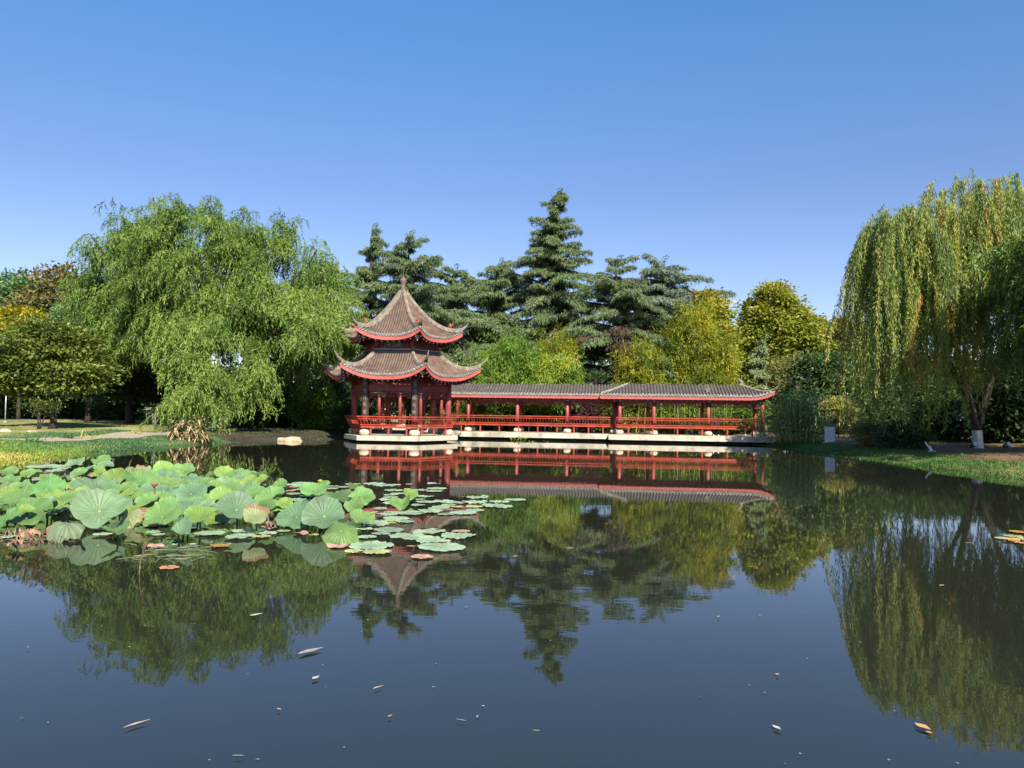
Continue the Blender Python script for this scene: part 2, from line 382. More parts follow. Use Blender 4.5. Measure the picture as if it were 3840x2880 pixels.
def fret(mb, p0, p1, ztop, h, seed=0, bw=0.03):
    """stepped openwork valance between two points"""
    r_ = random.Random(seed)
    p0 = np.array(p0, float)[:2]; p1 = np.array(p1, float)[:2]; L = np.linalg.norm(p1-p0); u = (p1-p0)/L
    def P(s, z): q = p0+u*s; return (q[0], q[1], z)
    def hb(a, b_, z): mb.bar(P(a, z), P(b_, z), bw, bw)
    def vb(s, za, zb): mb.bar(P(s, za), P(s, zb), bw*1.02, bw*1.02, up=(u[0], u[1], 0))
    def depth(s):
        t = abs(s/L-0.5)*2
        return h*(1.0 if t > 0.78 else 0.68 if t > 0.18 else 0.85)
    mb.bar(P(0, ztop), P(L, ztop), bw*1.4, bw*1.4)
    nc = max(4, int(L/0.15)); c = L/nc
    for i in range(nc):
        a = i*c; m_ = min(i, nc-1-i); d = depth(a+c/2)
        z1 = ztop-d*0.33; z2 = ztop-d*0.66; z3 = ztop-d
        if m_ % 2 == 0:
            hb(a, a+c*1.3 if i < nc-1 else a+c, z1); vb(a+c*0.5, z1, z3)
            hb(a+c*0.2, a+c, z3)
        else:
            hb(a, a+c, z2); vb(a+c*0.3, ztop, z2); hb(a, a+c, z3)
        if i and abs(depth(a-c/2)-d) > 1e-3: vb(a, ztop-max(d, depth(a-c/2)), ztop-min(d, depth(a-c/2)))
    vb(0.02, ztop, ztop-h*1.08); vb(L-0.02, ztop, ztop-h*1.08)

def lean_rail(parent, E, zd, mat, legs=3, name='bench_rail', solid=False, leg_mat=None, phase=0.0):
    """bench with an outward leaning back; E(o) gives the two ends of a line o metres outside the column line"""
    def pt(o, t, z): a, b_ = E(o); q = a+(b_-a)*t; return (q[0], q[1], zd+z)
    bench = MB()
    for o, z, w_, hh in ((0.02, 0.42, 0.36, 0.055),):
        bench.bar(pt(o, 0, z), pt(o, 1, z), w_, hh)
    ob = bench.build('bench', mat, parent)
    s = MB(); s.bar(pt(0.215, 0, 0.43), pt(0.215, 1, 0.43), 0.05, 0.10); s.build('seat_edge', mat, ob)
    r1 = MB()
    r1.bar(pt(0.25, 0, 0.53), pt(0.25, 1, 0.53), 0.05, 0.05)
    r1.bar(pt(0.40, 0, 0.82), pt(0.40, 1, 0.82), 0.045, 0.045)
    r1.bar(pt(0.45, 0, 0.93), pt(0.45, 1, 0.93), 0.07, 0.055)
    a, b_ = E(0.3); L = np.linalg.norm(b_-a); n = max(2, int(L/0.155))
    bal = MB()
    for i in range(n):
        t = (i+0.5)/n
        p0_ = pt(0.25, t, 0.54); p1_ = pt(0.33, t, 0.66); p2_ = pt(0.40, t, 0.81); p3_ = pt(0.45, t, 0.92)
        bal.tube([p0_, p1_, p2_], 0.019, 5)
        if i % 2 == 0: bal.bar(p2_, p3_, 0.03, 0.03)
    back = r1.build('backrest', mat, parent)
    bal.build('balusters', mat, back)
    for i in range(legs):
        t = (i+0.5+phase)/legs
        l_ = MB(); l_.bar(pt(0.17, t, 0.0), pt(0.17, t, 0.40), 0.075, 0.075, up=(1, 0, 0))
        l_.build('leg', leg_mat or mat, parent)

def base_drum(parent, c, r_=0.25, h=0.28, mat=None):
    pr = [(r_*0.62, 0), (r_*0.8, 0.03*h/0.3), (r_*0.97, h*0.32), (r_, h*0.5), (r_*0.96, h*0.7), (r_*0.8, h*0.92), (r_*0.66, h)]
    m = MB(); m.lathe(pr, c, 18); return m.build('base_stone', mat or m_stone, parent, smooth=True)

# ------------------------------------------------------------------ the pavilion
pav = thing('pavilion', (PAV[0], PAV[1], 0.0), 'red hexagonal pavilion with two tiers of upturned tiled roofs standing over the pond', 'pavilion')
A0 = R(-66.1); C2 = PAV[:2]
def hexv(r_, k, z=0.0, a0=A0): a = a0+k*PI/3; return np.array([C2[0]+r_*math.cos(a), C2[1]+r_*math.sin(a), z])
ZD = 0.33
MB().prism([hexv(3.0, k)[:2] for k in range(6)], 0.09, ZD).build('deck', m_concrete, pav, bevel=0.012)
MB().prism([hexv(2.45, k)[:2] for k in range(6)], -0.8, 0.088).build('pier', m_pier, pav)
MB().prism([hexv(2.2, k)[:2] for k in range(6)], ZD+0.003, ZD+0.02).build('floor', m_conc_old, pav)
RC = 2.48
for k in range(6):
    c = hexv(RC, k)
    m = MB(); m.tube([(c[0], c[1], ZD+0.1), (c[0], c[1], 3.25)], [0.155, 0.15], 18); col = m.build('column', m_red, pav, smooth=True)
    base_drum(pav, (c[0], c[1], ZD), 0.27, 0.30)
    if k in (0, 5):                              # couplet boards curved round the two front columns
        rd = math.atan2(-c[1], -c[0]) + R(-9)    # towards the water and a little left
        V = []; n = 9
        for zz in (1.27, 3.12):
            for rr in (0.158, 0.18):
                for i in range(n):
                    th = rd+R(-78+156*i/(n-1)); V.append((c[0]+rr*math.cos(th), c[1]+rr*math.sin(th), zz))
        Fs = []
        for i in range(n-1):
            Fs += [(n+i, n+i+1, 3*n+i+1, 3*n+i), (i+1, i, 2*n+i, 2*n+i+1), (2*n+i, 3*n+i, 3*n+i+1, 2*n+i+1), (i, i+1, n+i+1, n+i)]
        Fs += [(0, n, 3*n, 2*n), (n-1, 3*n-1, 4*n-1, 2*n-1)]
        bd = MB().add(V, Fs).build('couplet_board', m_black, pav, smooth=False)
        txt = ('\u6c34\u8272\u6c5f\u82b1\u7687' if k == 5 else '\u5c71\u5149\u5411\u4e0e\u5316')
        for j, ch in enumerate(txt):
            zc = 2.86-0.345*j
            q = Vector((c[0]+0.19*math.cos(rd), c[1]+0.19*math.sin(rd), zc))
            M = Matrix.Translation(q) @ Matrix.Rotation(rd+PI/2, 4, 'Z') @ Matrix.Rotation(PI/2, 4, 'X')
            lettering('lettering', ch, 0.20, m_gold, bd, M)
for k in range(6):                               # beams, valances, friezes between the columns
    a = hexv(RC, k); b_ = hexv(RC, (k+1) % 6); d = (b_-a); L = np.linalg.norm(d); d /= L
    p0 = a+d*0.15; p1 = b_-d*0.15
    def z_(p, z): return (p[0], p[1], z)
    MB().bar(z_(p0, 2.65), z_(p1, 2.65), 0.14, 0.27).build('beam', m_red, pav)
    mb = MB(); fret(mb, p0+d*0.06, p1-d*0.06, 2.46, 0.27, seed=k); mb.build('valance', m_red, pav)
    mb = MB(); mb.bar(z_(p0, 3.12), z_(p1, 3.12), 0.12, 0.10); mb.bar(z_(p0, 2.815), z_(p1, 2.815), 0.10, 0.05)
    n = 9
    for i in range(n+1):
        t = i/n; q = p0+(p1-p0)*t; mb.bar(z_(q, 2.83), z_(q, 3.09), 0.03, 0.03, up=(d[0], d[1], 0))
        if i < n:
            q2 = p0+(p1-p0)*((i+1)/n)
            for za, zb in ((2.85, 2.96), (2.96, 3.07)):
                mb.bar(z_(q, za), z_(q2, zb), 0.022, 0.022); mb.bar(z_(q, zb), z_(q2, za), 0.022, 0.022)
    mb.build('frieze', m_red, pav)
def Ehex(k):
    def E(o):
        r_ = RC+o/math.cos(PI/6); return hexv(r_, k)[:2], hexv(r_, (k+1) % 6)[:2]
    return E
for k in (5, 0, 4, 3): lean_rail(pav, Ehex(k), ZD, m_rail, legs=3, phase=0.0)

def hexroof(dtop, dmid, dcor, ztop, ze, lift, pw, pitch, ri, rsoff, zsoff, horn, orn):
    T30 = math.tan(PI/6)
    def dcorner(v): return dtop+(dmid-dtop)*v+(dcor-dmid)*v*v
    def wv(v): return dcorner(v)*T30
    base = MB(); sof = MB(); sub = []
    for k in range(6):
        tiles = MB(); ends = MB(); drips = ends; fas = MB(); raf = MB(); caps = []; rid = MB()
        an = A0+PI/6+k*PI/3
        n = np.array([math.cos(an), math.sin(an), 0]); td = np.array([-math.sin(an), math.cos(an), 0]); c3 = np.array([C2[0], C2[1], 0])
        def S(v, s, off=0.0):
            W = wv(v); t = min(1.0, abs(s)/max(W, 1e-6))
            d = dtop+(dmid-dtop)*v+(dcor-dmid)*v*v*t**2.2
            z = ze+(ztop-ze)*(1-v)**pw+lift*t**2.6*v**3
            return c3+n*d+td*s+np.array([0, 0, z+off])
        nv, ns = 14, 18
        V = [S(v, (2*j/ns-1)*wv(v)) for v in np.linspace(0, 1, nv+1) for j in range(ns+1)]
        base.add(V, [(i*(ns+1)+j, i*(ns+1)+j+1, (i+1)*(ns+1)+j+1, (i+1)*(ns+1)+j) for i in range(nv) for j in range(ns)])
        W1 = wv(1.0); m = int(W1/pitch)
        for q in range(-m, m+1):
            s = q*pitch
            v0 = 0.0
            if abs(s) > wv(0):
                lo_, hi_ = 0.0, 1.0
                for _ in range(22):
                    md = (lo_+hi_)/2
                    if wv(md) < abs(s): lo_ = md
                    else: hi_ = md
                v0 = hi_
            if v0 < 0.93:
                vs = np.linspace(v0, 1.0, 10); pts = [S(v, s) for v in vs]; nr = []
                for v in vs:
                    e = 0.02; tg = S(min(1, v+e), s)-S(max(v0, v-e), s); tg /= np.linalg.norm(tg); nn = np.cross(tg, td); nn = nn if nn[2] > 0 else -nn; nr.append(nn/np.linalg.norm(nn))
                rib(tiles, pts, nr, td, ri)
            disc(ends, S(1.0, s, 0.01)+n*0.01, n, td, np.array([0, 0, 1.0]), ri*1.2, 0.02)
            sm = s+pitch/2
            if abs(sm) < W1:
                e = S(1.0, sm, 0)+n*0.005
                dr = [e-td*pitch*0.42, e+td*pitch*0.42, e+td*pitch*0.25+np.array([0, 0, -0.055]), e+np.array([0, 0, -0.10]), e-td*pitch*0.25+np.array([0, 0, -0.055])]
                drips.add(dr+[p+n*0.015 for p in dr], [(0, 1, 2, 3, 4), (9, 8, 7, 6, 5)]+[(i, (i+1) % 5, 5+(i+1) % 5, 5+i) for i in range(5)])
        ne = 26; FV = []
        for j in range(ne+1):
            s = (2*j/ne-1)*W1; e = S(1.0, s)
            FV += [e+n*-0.015+np.array([0, 0, -0.02]), e+n*-0.015+np.array([0, 0, -0.26]), e-n*0.075+np.array([0, 0, -0.26]), e-n*0.075+np.array([0, 0, -0.02])]
        fas.add(FV, [(j*4+a, j*4+(a+1) % 4, (j+1)*4+(a+1) % 4, (j+1)*4+a) for j in range(ne) for a in range(4)])
        SV = []; nr_ = 6
        for i in range(nr_+1):
            for j in range(ne+1):
                t = 2*j/ne-1; e = S(1.0, t*W1)+np.array([0, 0, -0.18])-n*0.07
                inn = c3+n*rsoff+td*(t*rsoff*T30)+np.array([0, 0, zsoff]); u = i/nr_
                SV.append(e*(1-u)+inn*u)
        sof.add(SV, [(i*(ne+1)+j, (i+1)*(ne+1)+j, (i+1)*(ne+1)+j+1, i*(ne+1)+j+1) for i in range(nr_) for j in range(ne)])
        nrf = int(2*W1/0.27)
        for j in range(nrf+1):
            t = 2*j/nrf-1
            if abs(t) > 0.93: continue
            e = S(1.0, t*W1)+np.array([0, 0, -0.31])-n*0.13; inn = c3+n*(rsoff+0.02)+td*(t*rsoff*T30)+np.array([0, 0, zsoff-0.09])
            raf.tube([e, inn], 0.034, 6); dd = e-inn; dd /= np.linalg.norm(dd)
            q_ = MB(); q_.tube([e-dd*0.002, e+dd*0.02], 0.036, 6); caps.append(q_)
        # hip ridge along the corner on the +td side
        pts = [S(v, wv(v)) for v in np.linspace(0.02, 1.0, 16)]
        out = np.array([math.cos(an+PI/6), math.sin(an+PI/6), 0])
        V = []
        for i, p in enumerate(pts):
            sd_ = np.array([-out[1], out[0], 0])
            for a_, h_ in ((-0.09, 0.0), (-0.075, 0.14), (-0.045, 0.16), (-0.04, 0.20), (0.04, 0.20), (0.045, 0.16), (0.075, 0.14), (0.09, 0.0)): V.append(p+sd_*a_+np.array([0, 0, h_-0.01]))
        rid.add(V, [(i*8+a_, i*8+(a_+1) % 8, (i+1)*8+(a_+1) % 8, (i+1)*8+a_) for i in range(15) for a_ in range(8)]+[tuple(range(7, -1, -1))])
        e = pts[-1]; hp = [pts[-2]+np.array([0, 0, 0.10]), e+np.array([0, 0, 0.12]), e+out*0.13*horn+np.array([0, 0, 0.15+0.06*horn]), e+out*0.26*horn+np.array([0, 0, 0.15+0.20*horn]), e+out*0.36*horn+np.array([0, 0, 0.15+0.36*horn])]
        rid.tube(hp, [0.085, 0.08, 0.065, 0.045, 0.02], 7)
        sub.append((tiles, ends, fas, raf, caps, rid))
        if orn:
            q = S(0.80, wv(0.80))+np.array([0, 0, 0.22]); sd_ = np.array([-out[1], out[0], 0])
            o_ = MB(); o_.lathe([(0.05, 0), (0.07, 0.05), (0.045, 0.10), (0.06, 0.15), (0.02, 0.20)], q, 8); o_.tube([q+np.array([0, 0, 0.08]), q+out*0.10+np.array([0, 0, 0.13]), q+out*0.15+np.array([0, 0, 0.2])], [0.04, 0.03, 0.015], 6)
            orn.append(o_)
        # corner beam with a pale carved head
        g0 = c3+out*(rsoff/math.cos(PI/6))+np.array([0, 0, zsoff-0.12]); g1 = e+out*-0.62+np.array([0, 0, -0.50])
        cb = MB(); cb.bar(g0, g1, 0.13, 0.17); cb.build('corner_beam', m_red, pav)
        dd = (g1-g0)/np.linalg.norm(g1-g0); hd = MB()
        hd.lathe([(0.03, -0.13), (0.09, -0.09), (0.115, 0.0), (0.10, 0.07), (0.05, 0.12)], g1+dd*0.08, 9); hd.tube([g1+dd*0.10+np.array([0, 0, -0.03]), g1+dd*0.21+np.array([0, 0, -0.06])], [0.075, 0.05], 7); hd.tube([g1+dd*0.1+np.array([0, 0, -0.09]), g1+dd*0.13+np.array([0, 0, -0.22])], [0.04, 0.02], 6)
        hd.tube([g1+dd*0.04+np.array([0, 0, 0.06]), g1+dd*0.0+np.array([0, 0, 0.17])], [0.035, 0.015], 6)
        hd.build('carved_head', m_carved, pav)
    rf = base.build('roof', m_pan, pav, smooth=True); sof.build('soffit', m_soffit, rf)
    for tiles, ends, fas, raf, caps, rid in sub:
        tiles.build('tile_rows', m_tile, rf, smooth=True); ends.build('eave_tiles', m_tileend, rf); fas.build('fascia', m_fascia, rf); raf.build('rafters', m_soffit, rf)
        for q_ in caps: q_.build('rafter_end', m_white, rf)
        rid.build('hip_ridge', m_ridge, rf)
    return rf
hexroof(1.66, 3.22, 3.60, 4.46, 3.30, 0.56, 1.55, 0.132, 0.047, 2.05, 3.22, 1.0, [])
orn = [0]
rf2 = hexroof(0.14, 2.42, 2.76, 7.70, 5.26, 0.42, 1.62, 0.125, 0.044, 1.5, 5.22, 0.72, orn)
m_orn = surf('orange_glaze', [(0.3, (0.42, 0.07, 0.03)), (0.7, (0.55, 0.12, 0.05))], scale=6, rough=0.35)
for o_ in orn[1:]: o_.build('ridge_ornament', m_orn, rf2)
# drum between the roofs
RU = 1.80
mb = MB(); mb.prism([hexv(2.0, k)[:2] for k in range(6)], 4.36, 4.54); mb.prism([hexv(2.06, k)[:2] for k in range(6)], 4.543, 4.60); mb.build('collar_ridge', m_grey, pav, bevel=0.015)
mb = MB(); mb.prism([hexv(1.96, k)[:2] for k in range(6)], 4.603, 4.63); mb.build('collar_cap', m_white, pav)
for k in range(6):
    c = hexv(RU, k); MB().tube([(c[0], c[1], 4.63), (c[0], c[1], 5.3)], 0.10, 12).build('upper_column', m_red, pav, smooth=True)
    q = hexv(1.99, k); MB().box((q[0], q[1], 4.69), (0.16, 0.16, 0.10), rz=A0+k*PI/3).build('corner_block', m_red, pav)
    a = hexv(RU, k); b_ = hexv(RU, (k+1) % 6); d = (b_-a); L = np.linalg.norm(d); d /= L
    p0 = a+d*0.09; p1 = b_-d*0.09
    mb = MB(); mb.bar((*p0[:2], 5.16), (*p1[:2], 5.16), 0.12, 0.12); mb.bar((*p0[:2], 4.66), (*p1[:2], 4.66), 0.10, 0.05); mb.build('upper_beam', m_red, pav)
    mb = MB(); n = 10; zs = [4.69, 4.84, 4.97, 5.10]
    for i in range(n):
        q = p0+(p1-p0)*(i/n); q2 = p0+(p1-p0)*((i+1)/n)
        for za, zb in zip(zs[:-1], zs[1:]):
            mb.bar((*q[:2], za), (*q2[:2], zb), 0.026, 0.026); mb.bar((*q[:2], zb), (*q2[:2], za), 0.026, 0.026)
        mb.bar((*q[:2], 4.69), (*q[:2], 5.10), 0.03, 0.03, up=(d[0], d[1], 0))
    mb.build('lattice', m_red, pav)
    if k == 5:                                   # name board on the side facing the water
        nrm = np.array([d[1], -d[0], 0]); nrm = nrm if nrm @ np.array([0, -1, 0]) > 0 else -nrm
        md = (a+b_)/2+nrm*0.08; ang = math.atan2(nrm[1], nrm[0])
        bd = MB().box((md[0], md[1], 4.84), (0.05, 0.92, 0.30), rz=ang).build('name_board', m_black, pav, bevel=0.012)
        q = Vector((md[0], md[1], 4.84))+Vector(nrm)*0.032
        M = Matrix.Translation(q) @ Matrix.Rotation(ang+PI/2, 4, 'Z') @ Matrix.Rotation(PI/2, 4, 'X')
        lettering('lettering', '\u4ead\u6c5f\u89c0', 0.24, m_gold, bd, M)
# finial
mb = MB(); mb.lathe([(r_, 7.55+(z_-7.55)*0.80) for r_, z_ in ((0.24, 7.55), (0.22, 7.74), (0.13, 7.86), (0.16, 7.90), (0.115, 7.96), (0.14, 8.00), (0.11, 8.05), (0.115, 8.25), (0.17, 8.45), (0.185, 8.56), (0.15, 8.62), (0.09, 8.66), (0.07, 8.71), (0.02, 8.76))], (C2[0], C2[1], 0), 16)
fin = mb.build('finial', surf('finial_clay', [(0.3, (0.10, 0.065, 0.055)), (0.7, (0.20, 0.13, 0.11))], scale=5, rough=0.6), pav, smooth=True)
MB().tube([(C2[0], C2[1], 8.48), (C2[0], C2[1], 9.1)], [0.016, 0.008], 6).build('rod', m_grey, fin)

# ------------------------------------------------------------------ covered corridors
def corridor(label, origin, phi, length, width, zd, zr, ze, cols, rails, back=True, hipL=0.0, hipR=0.0, upR='', overL=0.3, overR=0.3, deck_mat=None, back_post=True, rail_legs=0.95, frets=True):
    """origin: left front corner of the deck, phi: direction of its front edge"""
    u = np.array([math.cos(phi), math.sin(phi)]); nb = np.array([-u[1], u[0]])       # nb: away from the pond
    o = np.array(origin, float)[:2]
    root = thing('corridor', (o[0], o[1], 0), label, 'corridor', 'covered corridors beside the pavilion')
    def P(s, d, z=0.0): q = o+u*s+nb*d; return np.array([q[0], q[1], z])
    rect = [P(0, 0), P(length, 0), P(length, width), P(0, width)]
    MB().prism([p[:2] for p in rect], zd-0.29, zd).build('deck', deck_mat or m_conc_old, root, bevel=0.012)
    r2 = [P(0.2, 0.5), P(length-0.5, 0.5), P(length-0.5, width-0.2), P(0.2, width-0.2)]
    MB().prism([p[:2] for p in r2], -0.9, zd-0.292).build('pier', m_pier, root)
    ci = 0.36; bi = width-0.36
    for row, d_ in ((cols[0], ci), (cols[1], bi)):
        for s in row:
            c = P(s, d_); MB().tube([(c[0], c[1], zd+0.08), (c[0], c[1], ze-0.12)], 0.10, 14).build('column', m_red, root, smooth=True)
            base_drum(root, (c[0], c[1], zd), 0.22, 0.25)
            if d_ == ci: MB().lathe([(0.02, -0.05), (0.06, -0.03), (0.065, 0.0), (0.03, 0.03)], P(s+0.02, ci-0.17, ze-0.22), 8).build('spotlight', m_white, root)
    zb = ze-0.20
    for d_, row in ((ci, cols[0]), (bi, cols[1])):
        MB().bar(P(min(row)-0.15 if d_ == ci else row[0]-0.1, d_, zb), P(max(row)+0.15, d_, zb), 0.12, 0.17).build('beam', m_red, root)
        rs = sorted(row)
        for i in range(len(rs)-1):
            if not frets: break
            mb = MB(); fret(mb, P(rs[i]+0.12, d_), P(rs[i+1]-0.12, d_), zb-0.10, 0.24, seed=i); mb.build('valance', m_red, root)
    for s in cols[0]:
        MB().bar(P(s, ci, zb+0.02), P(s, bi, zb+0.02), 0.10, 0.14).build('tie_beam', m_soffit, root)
    # roof
    xL, xR = -overL, length+overR; mid = width/2; dh = mid+0.16; pitch = 0.172; ri = 0.062
    def prof(v): return ze+0.10+(zr-ze-0.10)*(1-v)**1.15*(1.0)-0.0
    def S(s, v, side, off=0.0):
        lift = 0.0
        if upR: t = max(0, ((s-(xR-1.3)) if upR == 'R' else (xL+1.3-s))/1.3); lift = (0.30 if upR == 'R' else 0.5)*t**2.2*v**2
        return P(s, mid-side*dh*v, prof(v)+lift+off)
    base = MB(); fas = MB(); sof = MB(); caps = []; subs = []
    def vstart(s):
        a = 0.0
        if hipL and s < xL+hipL: a = max(a, 1-(s-xL)/hipL)
        if hipR and s > xR-hipR: a = max(a, 1-(xR-s)/hipR)
        return a
    for side in (1, -1):
        tiles = MB(); ends = MB(); drips = ends; subs.append((tiles, ends)); fas = MB(); subs[-1] += (fas,)
        ns, nv = 60, 6; V = []
        for i in range(nv+1):
            for j in range(ns+1):
                s = xL+(xR-xL)*j/ns; v0 = vstart(s); V.append(S(s, v0+(1-v0)*i/nv, side))
        base.add(V, [(i*(ns+1)+j, i*(ns+1)+j+1, (i+1)*(ns+1)+j+1, (i+1)*(ns+1)+j) for i in range(nv) for j in range(ns)])
        out = np.array([-nb[0], -nb[1], 0])*side; td = np.array([u[0], u[1], 0])
        m = int((xR-xL)/pitch)
        for q in range(m+1):
            s = xL+0.05+q*pitch; v0 = vstart(s)
            if s > xR: break
            if v0 < 0.92:
                vs = np.linspace(v0, 1, 7); pts = [S(s, v, side) for v in vs]; nr = []
                for v in vs:
                    tg = S(s, min(1, v+.03), side)-S(s, max(0, v-.03), side); nn = np.cross(tg, td); nn = nn if nn[2] > 0 else -nn; nr.append(nn/np.linalg.norm(nn))
                rib(tiles, pts, nr, td, ri)
            if side > 0:
                disc(ends, S(s, 1, side, 0.015)+out*0.01, out, td, np.array([0, 0, 1.0]), ri*1.15, 0.02)
                e = S(s+pitch/2, 1, side)+out*0.005
                if s+pitch/2 < xR:
                    dr = [e-td*pitch*0.45, e+td*pitch*0.45, e+td*pitch*0.22+np.array([0, 0, -0.06]), e+np.array([0, 0, -0.115]), e-td*pitch*0.22+np.array([0, 0, -0.06])]
                    drips.add(dr+[p+out*0.015 for p in dr], [(0, 1, 2, 3, 4), (9, 8, 7, 6, 5)]+[(i, (i+1) % 5, 5+(i+1) % 5, 5+i) for i in range(5)])
        ne = 30; FV = []
        for j in range(ne+1):
            s = xL+(xR-xL)*j/ne; e = S(s, 1, side)
            FV += [e-out*0.015+np.array([0, 0, -0.02]), e-out*0.015+np.array([0, 0, -0.235]), e-out*0.07+np.array([0, 0, -0.235]), e-out*0.07+np.array([0, 0, -0.02])]
        fas.add(FV, [(j*4+a, j*4+(a+1) % 4, (j+1)*4+(a+1) % 4, (j+1)*4+a) for j in range(ne) for a in range(4)]+[(0, 1, 2, 3), (ne*4+3, ne*4+2, ne*4+1, ne*4)])
        SV = []
        for j in range(ne+1):
            s = xL+(xR-xL)*j/ne; SV += [S(s, 1, side)-out*0.07+np.array([0, 0, -0.10]), P(s, ci-0.05 if side > 0 else bi+0.05, ze-0.08), P(s, mid, ze+0.28)]
        sof.add(SV, [(j*3+a, j*3+a+1, (j+1)*3+a+1, (j+1)*3+a) for j in range(ne) for a in range(2)])
        if side > 0:
            for q in range(int((xR-xL)/0.3)):
                e = S(xL+0.15+q*0.3, 1, side)-out*0.09+np.array([0, 0, -0.26]); q_ = MB(); q_.tube([e, e+out*0.02], 0.026, 6); caps.append(q_)
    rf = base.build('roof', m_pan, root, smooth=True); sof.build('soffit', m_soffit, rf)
    for tiles, ends, fas in subs:
        tiles.build('tile_rows', m_tile2, rf, smooth=True); fas.build('fascia', m_fascia, rf)
        if ends.v: ends.build('eave_tiles', m_tileend, rf)
    for q_ in caps: q_.build('rafter_end', m_white, rf)
    for hip, x, sg in ((hipL, xL, 1), (hipR, xR, -1)):
        if not hip: continue
        for side in (1, -1):
            up = 0.38 if (upR == ('R' if sg < 0 else 'L')) else 0.0
            pts = [S(x+sg*hip*(1-v), v, side, 0.05) for v in np.linspace(0, 1, 8)]
            if up: e = pts[-1]; dd = np.array([-sg*u[0]*0.7-nb[0]*side*0.7, -sg*u[1]*0.7-nb[1]*side*0.7, 0]); pts += [e+dd*0.12+np.array([0, 0, 0.08]), e+dd*0.24+np.array([0, 0, 0.22])]
            rid = MB(); rid.tube(pts, [0.085]*8+([0.07, 0.03] if up else []), 6); rid.build('hip_ridge', m_ridge, rf)
        V = [S(x+sg*hip, 0, 1)] + [S(x, 1, 1)*(1-t)+S(x, 1, -1)*t for t in np.linspace(0, 1, 9)]
        e_ = MB(); e_.add(V, [(0, i+1, i+2) for i in range(8)]); e_.build('end_slope', m_tile2, rf)
        f_ = MB(); f_.bar(S(x, 1, 1)+np.array([0, 0, -0.11]), S(x, 1, -1)+np.array([0, 0, -0.11]), 0.06, 0.19); f_.build('end_fascia', m_fascia, rf)
        if up:
            q = S(x+sg*hip, 0, 1); rid = MB(); rid.tube([q, q-sg*np.array([u[0]*-0.05, u[1]*-0.05, 0])*-1+np.array([0, 0, 0.2]), q+sg*np.array([u[0]*0.2, u[1]*0.2, 0])+np.array([0, 0, 0.42])], [0.14, 0.10, 0.03], 7); rid.build('ridge_end', m_ridge, rf)
    for (s0, s1, front, lg) in rails:
        if front:
            E = lambda o_, s0=s0, s1=s1: (P(s0, ci-o_)[:2], P(s1, ci-o_)[:2])
            lean_rail(root, E, zd, m_rail, legs=lg)
        else:
            E = lambda o_, s0=s0, s1=s1: (P(s0, bi+o_)[:2], P(s1, bi+o_)[:2])
            lean_rail(root, E, zd, m_rail, legs=lg, leg_mat=m_greypost)
    return root, P

phi = R(-7.0)
O1 = gnd(1676, 1645, 0.0); O1 = np.array([-3.75, 44.15])
u1 = np.array([math.cos(phi), math.sin(phi)]); n1_ = np.array([-u1[1], u1[0]])
def s_at_px(px, origin, d):
    """distance along the corridor at which the line d metres in from its front edge shows at photograph column px"""
    tx = ray(px, 1560); k = tx[0]/tx[1]; o = origin+n1_*d
    return (k*o[1]-o[0])/(u1[0]-k*u1[1])
W = 2.55
c1f = [s_at_px(x, O1, 0.36) for x in (1756, 1940, 2127)]; c1f = [c1f[0]-2.6]+c1f+[c1f[2]+2.62]
c1b = [s_at_px(x, O1, W-0.36) for x in (1773, 1953, 2135, 2305)]
L1 = s_at_px(2282, O1, 0.0)
cor1, P1 = corridor('long left corridor between the pavilion and the projecting corridor, grey tiled roof, red railing', O1, phi, L1+0.4, W, 0.42, 3.17, 2.50,
                    (c1f, c1b), [(c1f[0]+0.6, c1f[3], True, 7), (c1f[3], L1+0.1, True, 3), (c1b[1], c1b[2], False, 3), (c1b[2], c1b[3], False, 3)], overL=0.0, overR=0.55)
O2 = O1+u1*L1-n1_*0.72
c2f = [s_at_px(x, O2, 0.36) for x in (2324, 2452, 2656, 2859)]
c2b = [s_at_px(x, O2, W-0.36) for x in (2311, 2430, 2633, 2830)]
L2 = s_at_px(2900, O2, 0.0)
cor2, P2 = corridor('projecting right corridor ending by the giant reeds, with hipped and upturned roof end', O2, phi, L2, W, 0.42, 3.20, 2.50,
                    (c2f, c2b), [(c2f[0]-0.18, c2f[3]+0.1, True, 6), (c2b[0], c2b[1], False, 2), (c2b[1], c2b[2], False, 3), (c2b[2], c2b[3], False, 3)],
                    hipL=1.5, hipR=1.5, upR='R', overL=0.45, overR=0.02, deck_mat=m_concrete)
# the corridor that runs back from the pavilion
cor3, P3 = corridor('rear corridor glimpsed behind the pavilion, only its red columns showing', (-9.2, 48.1), R(1), 6.1, 2.4, 0.44, 3.85, 3.32,
                    ([0.9, 2.2, 3.5, 4.8, 5.8], [0.9, 2.2, 3.5, 4.8, 5.8]), [], hipL=1.4, upR='L', overL=0.25, overR=0.1, deck_mat=m_conc_old, frets=False)
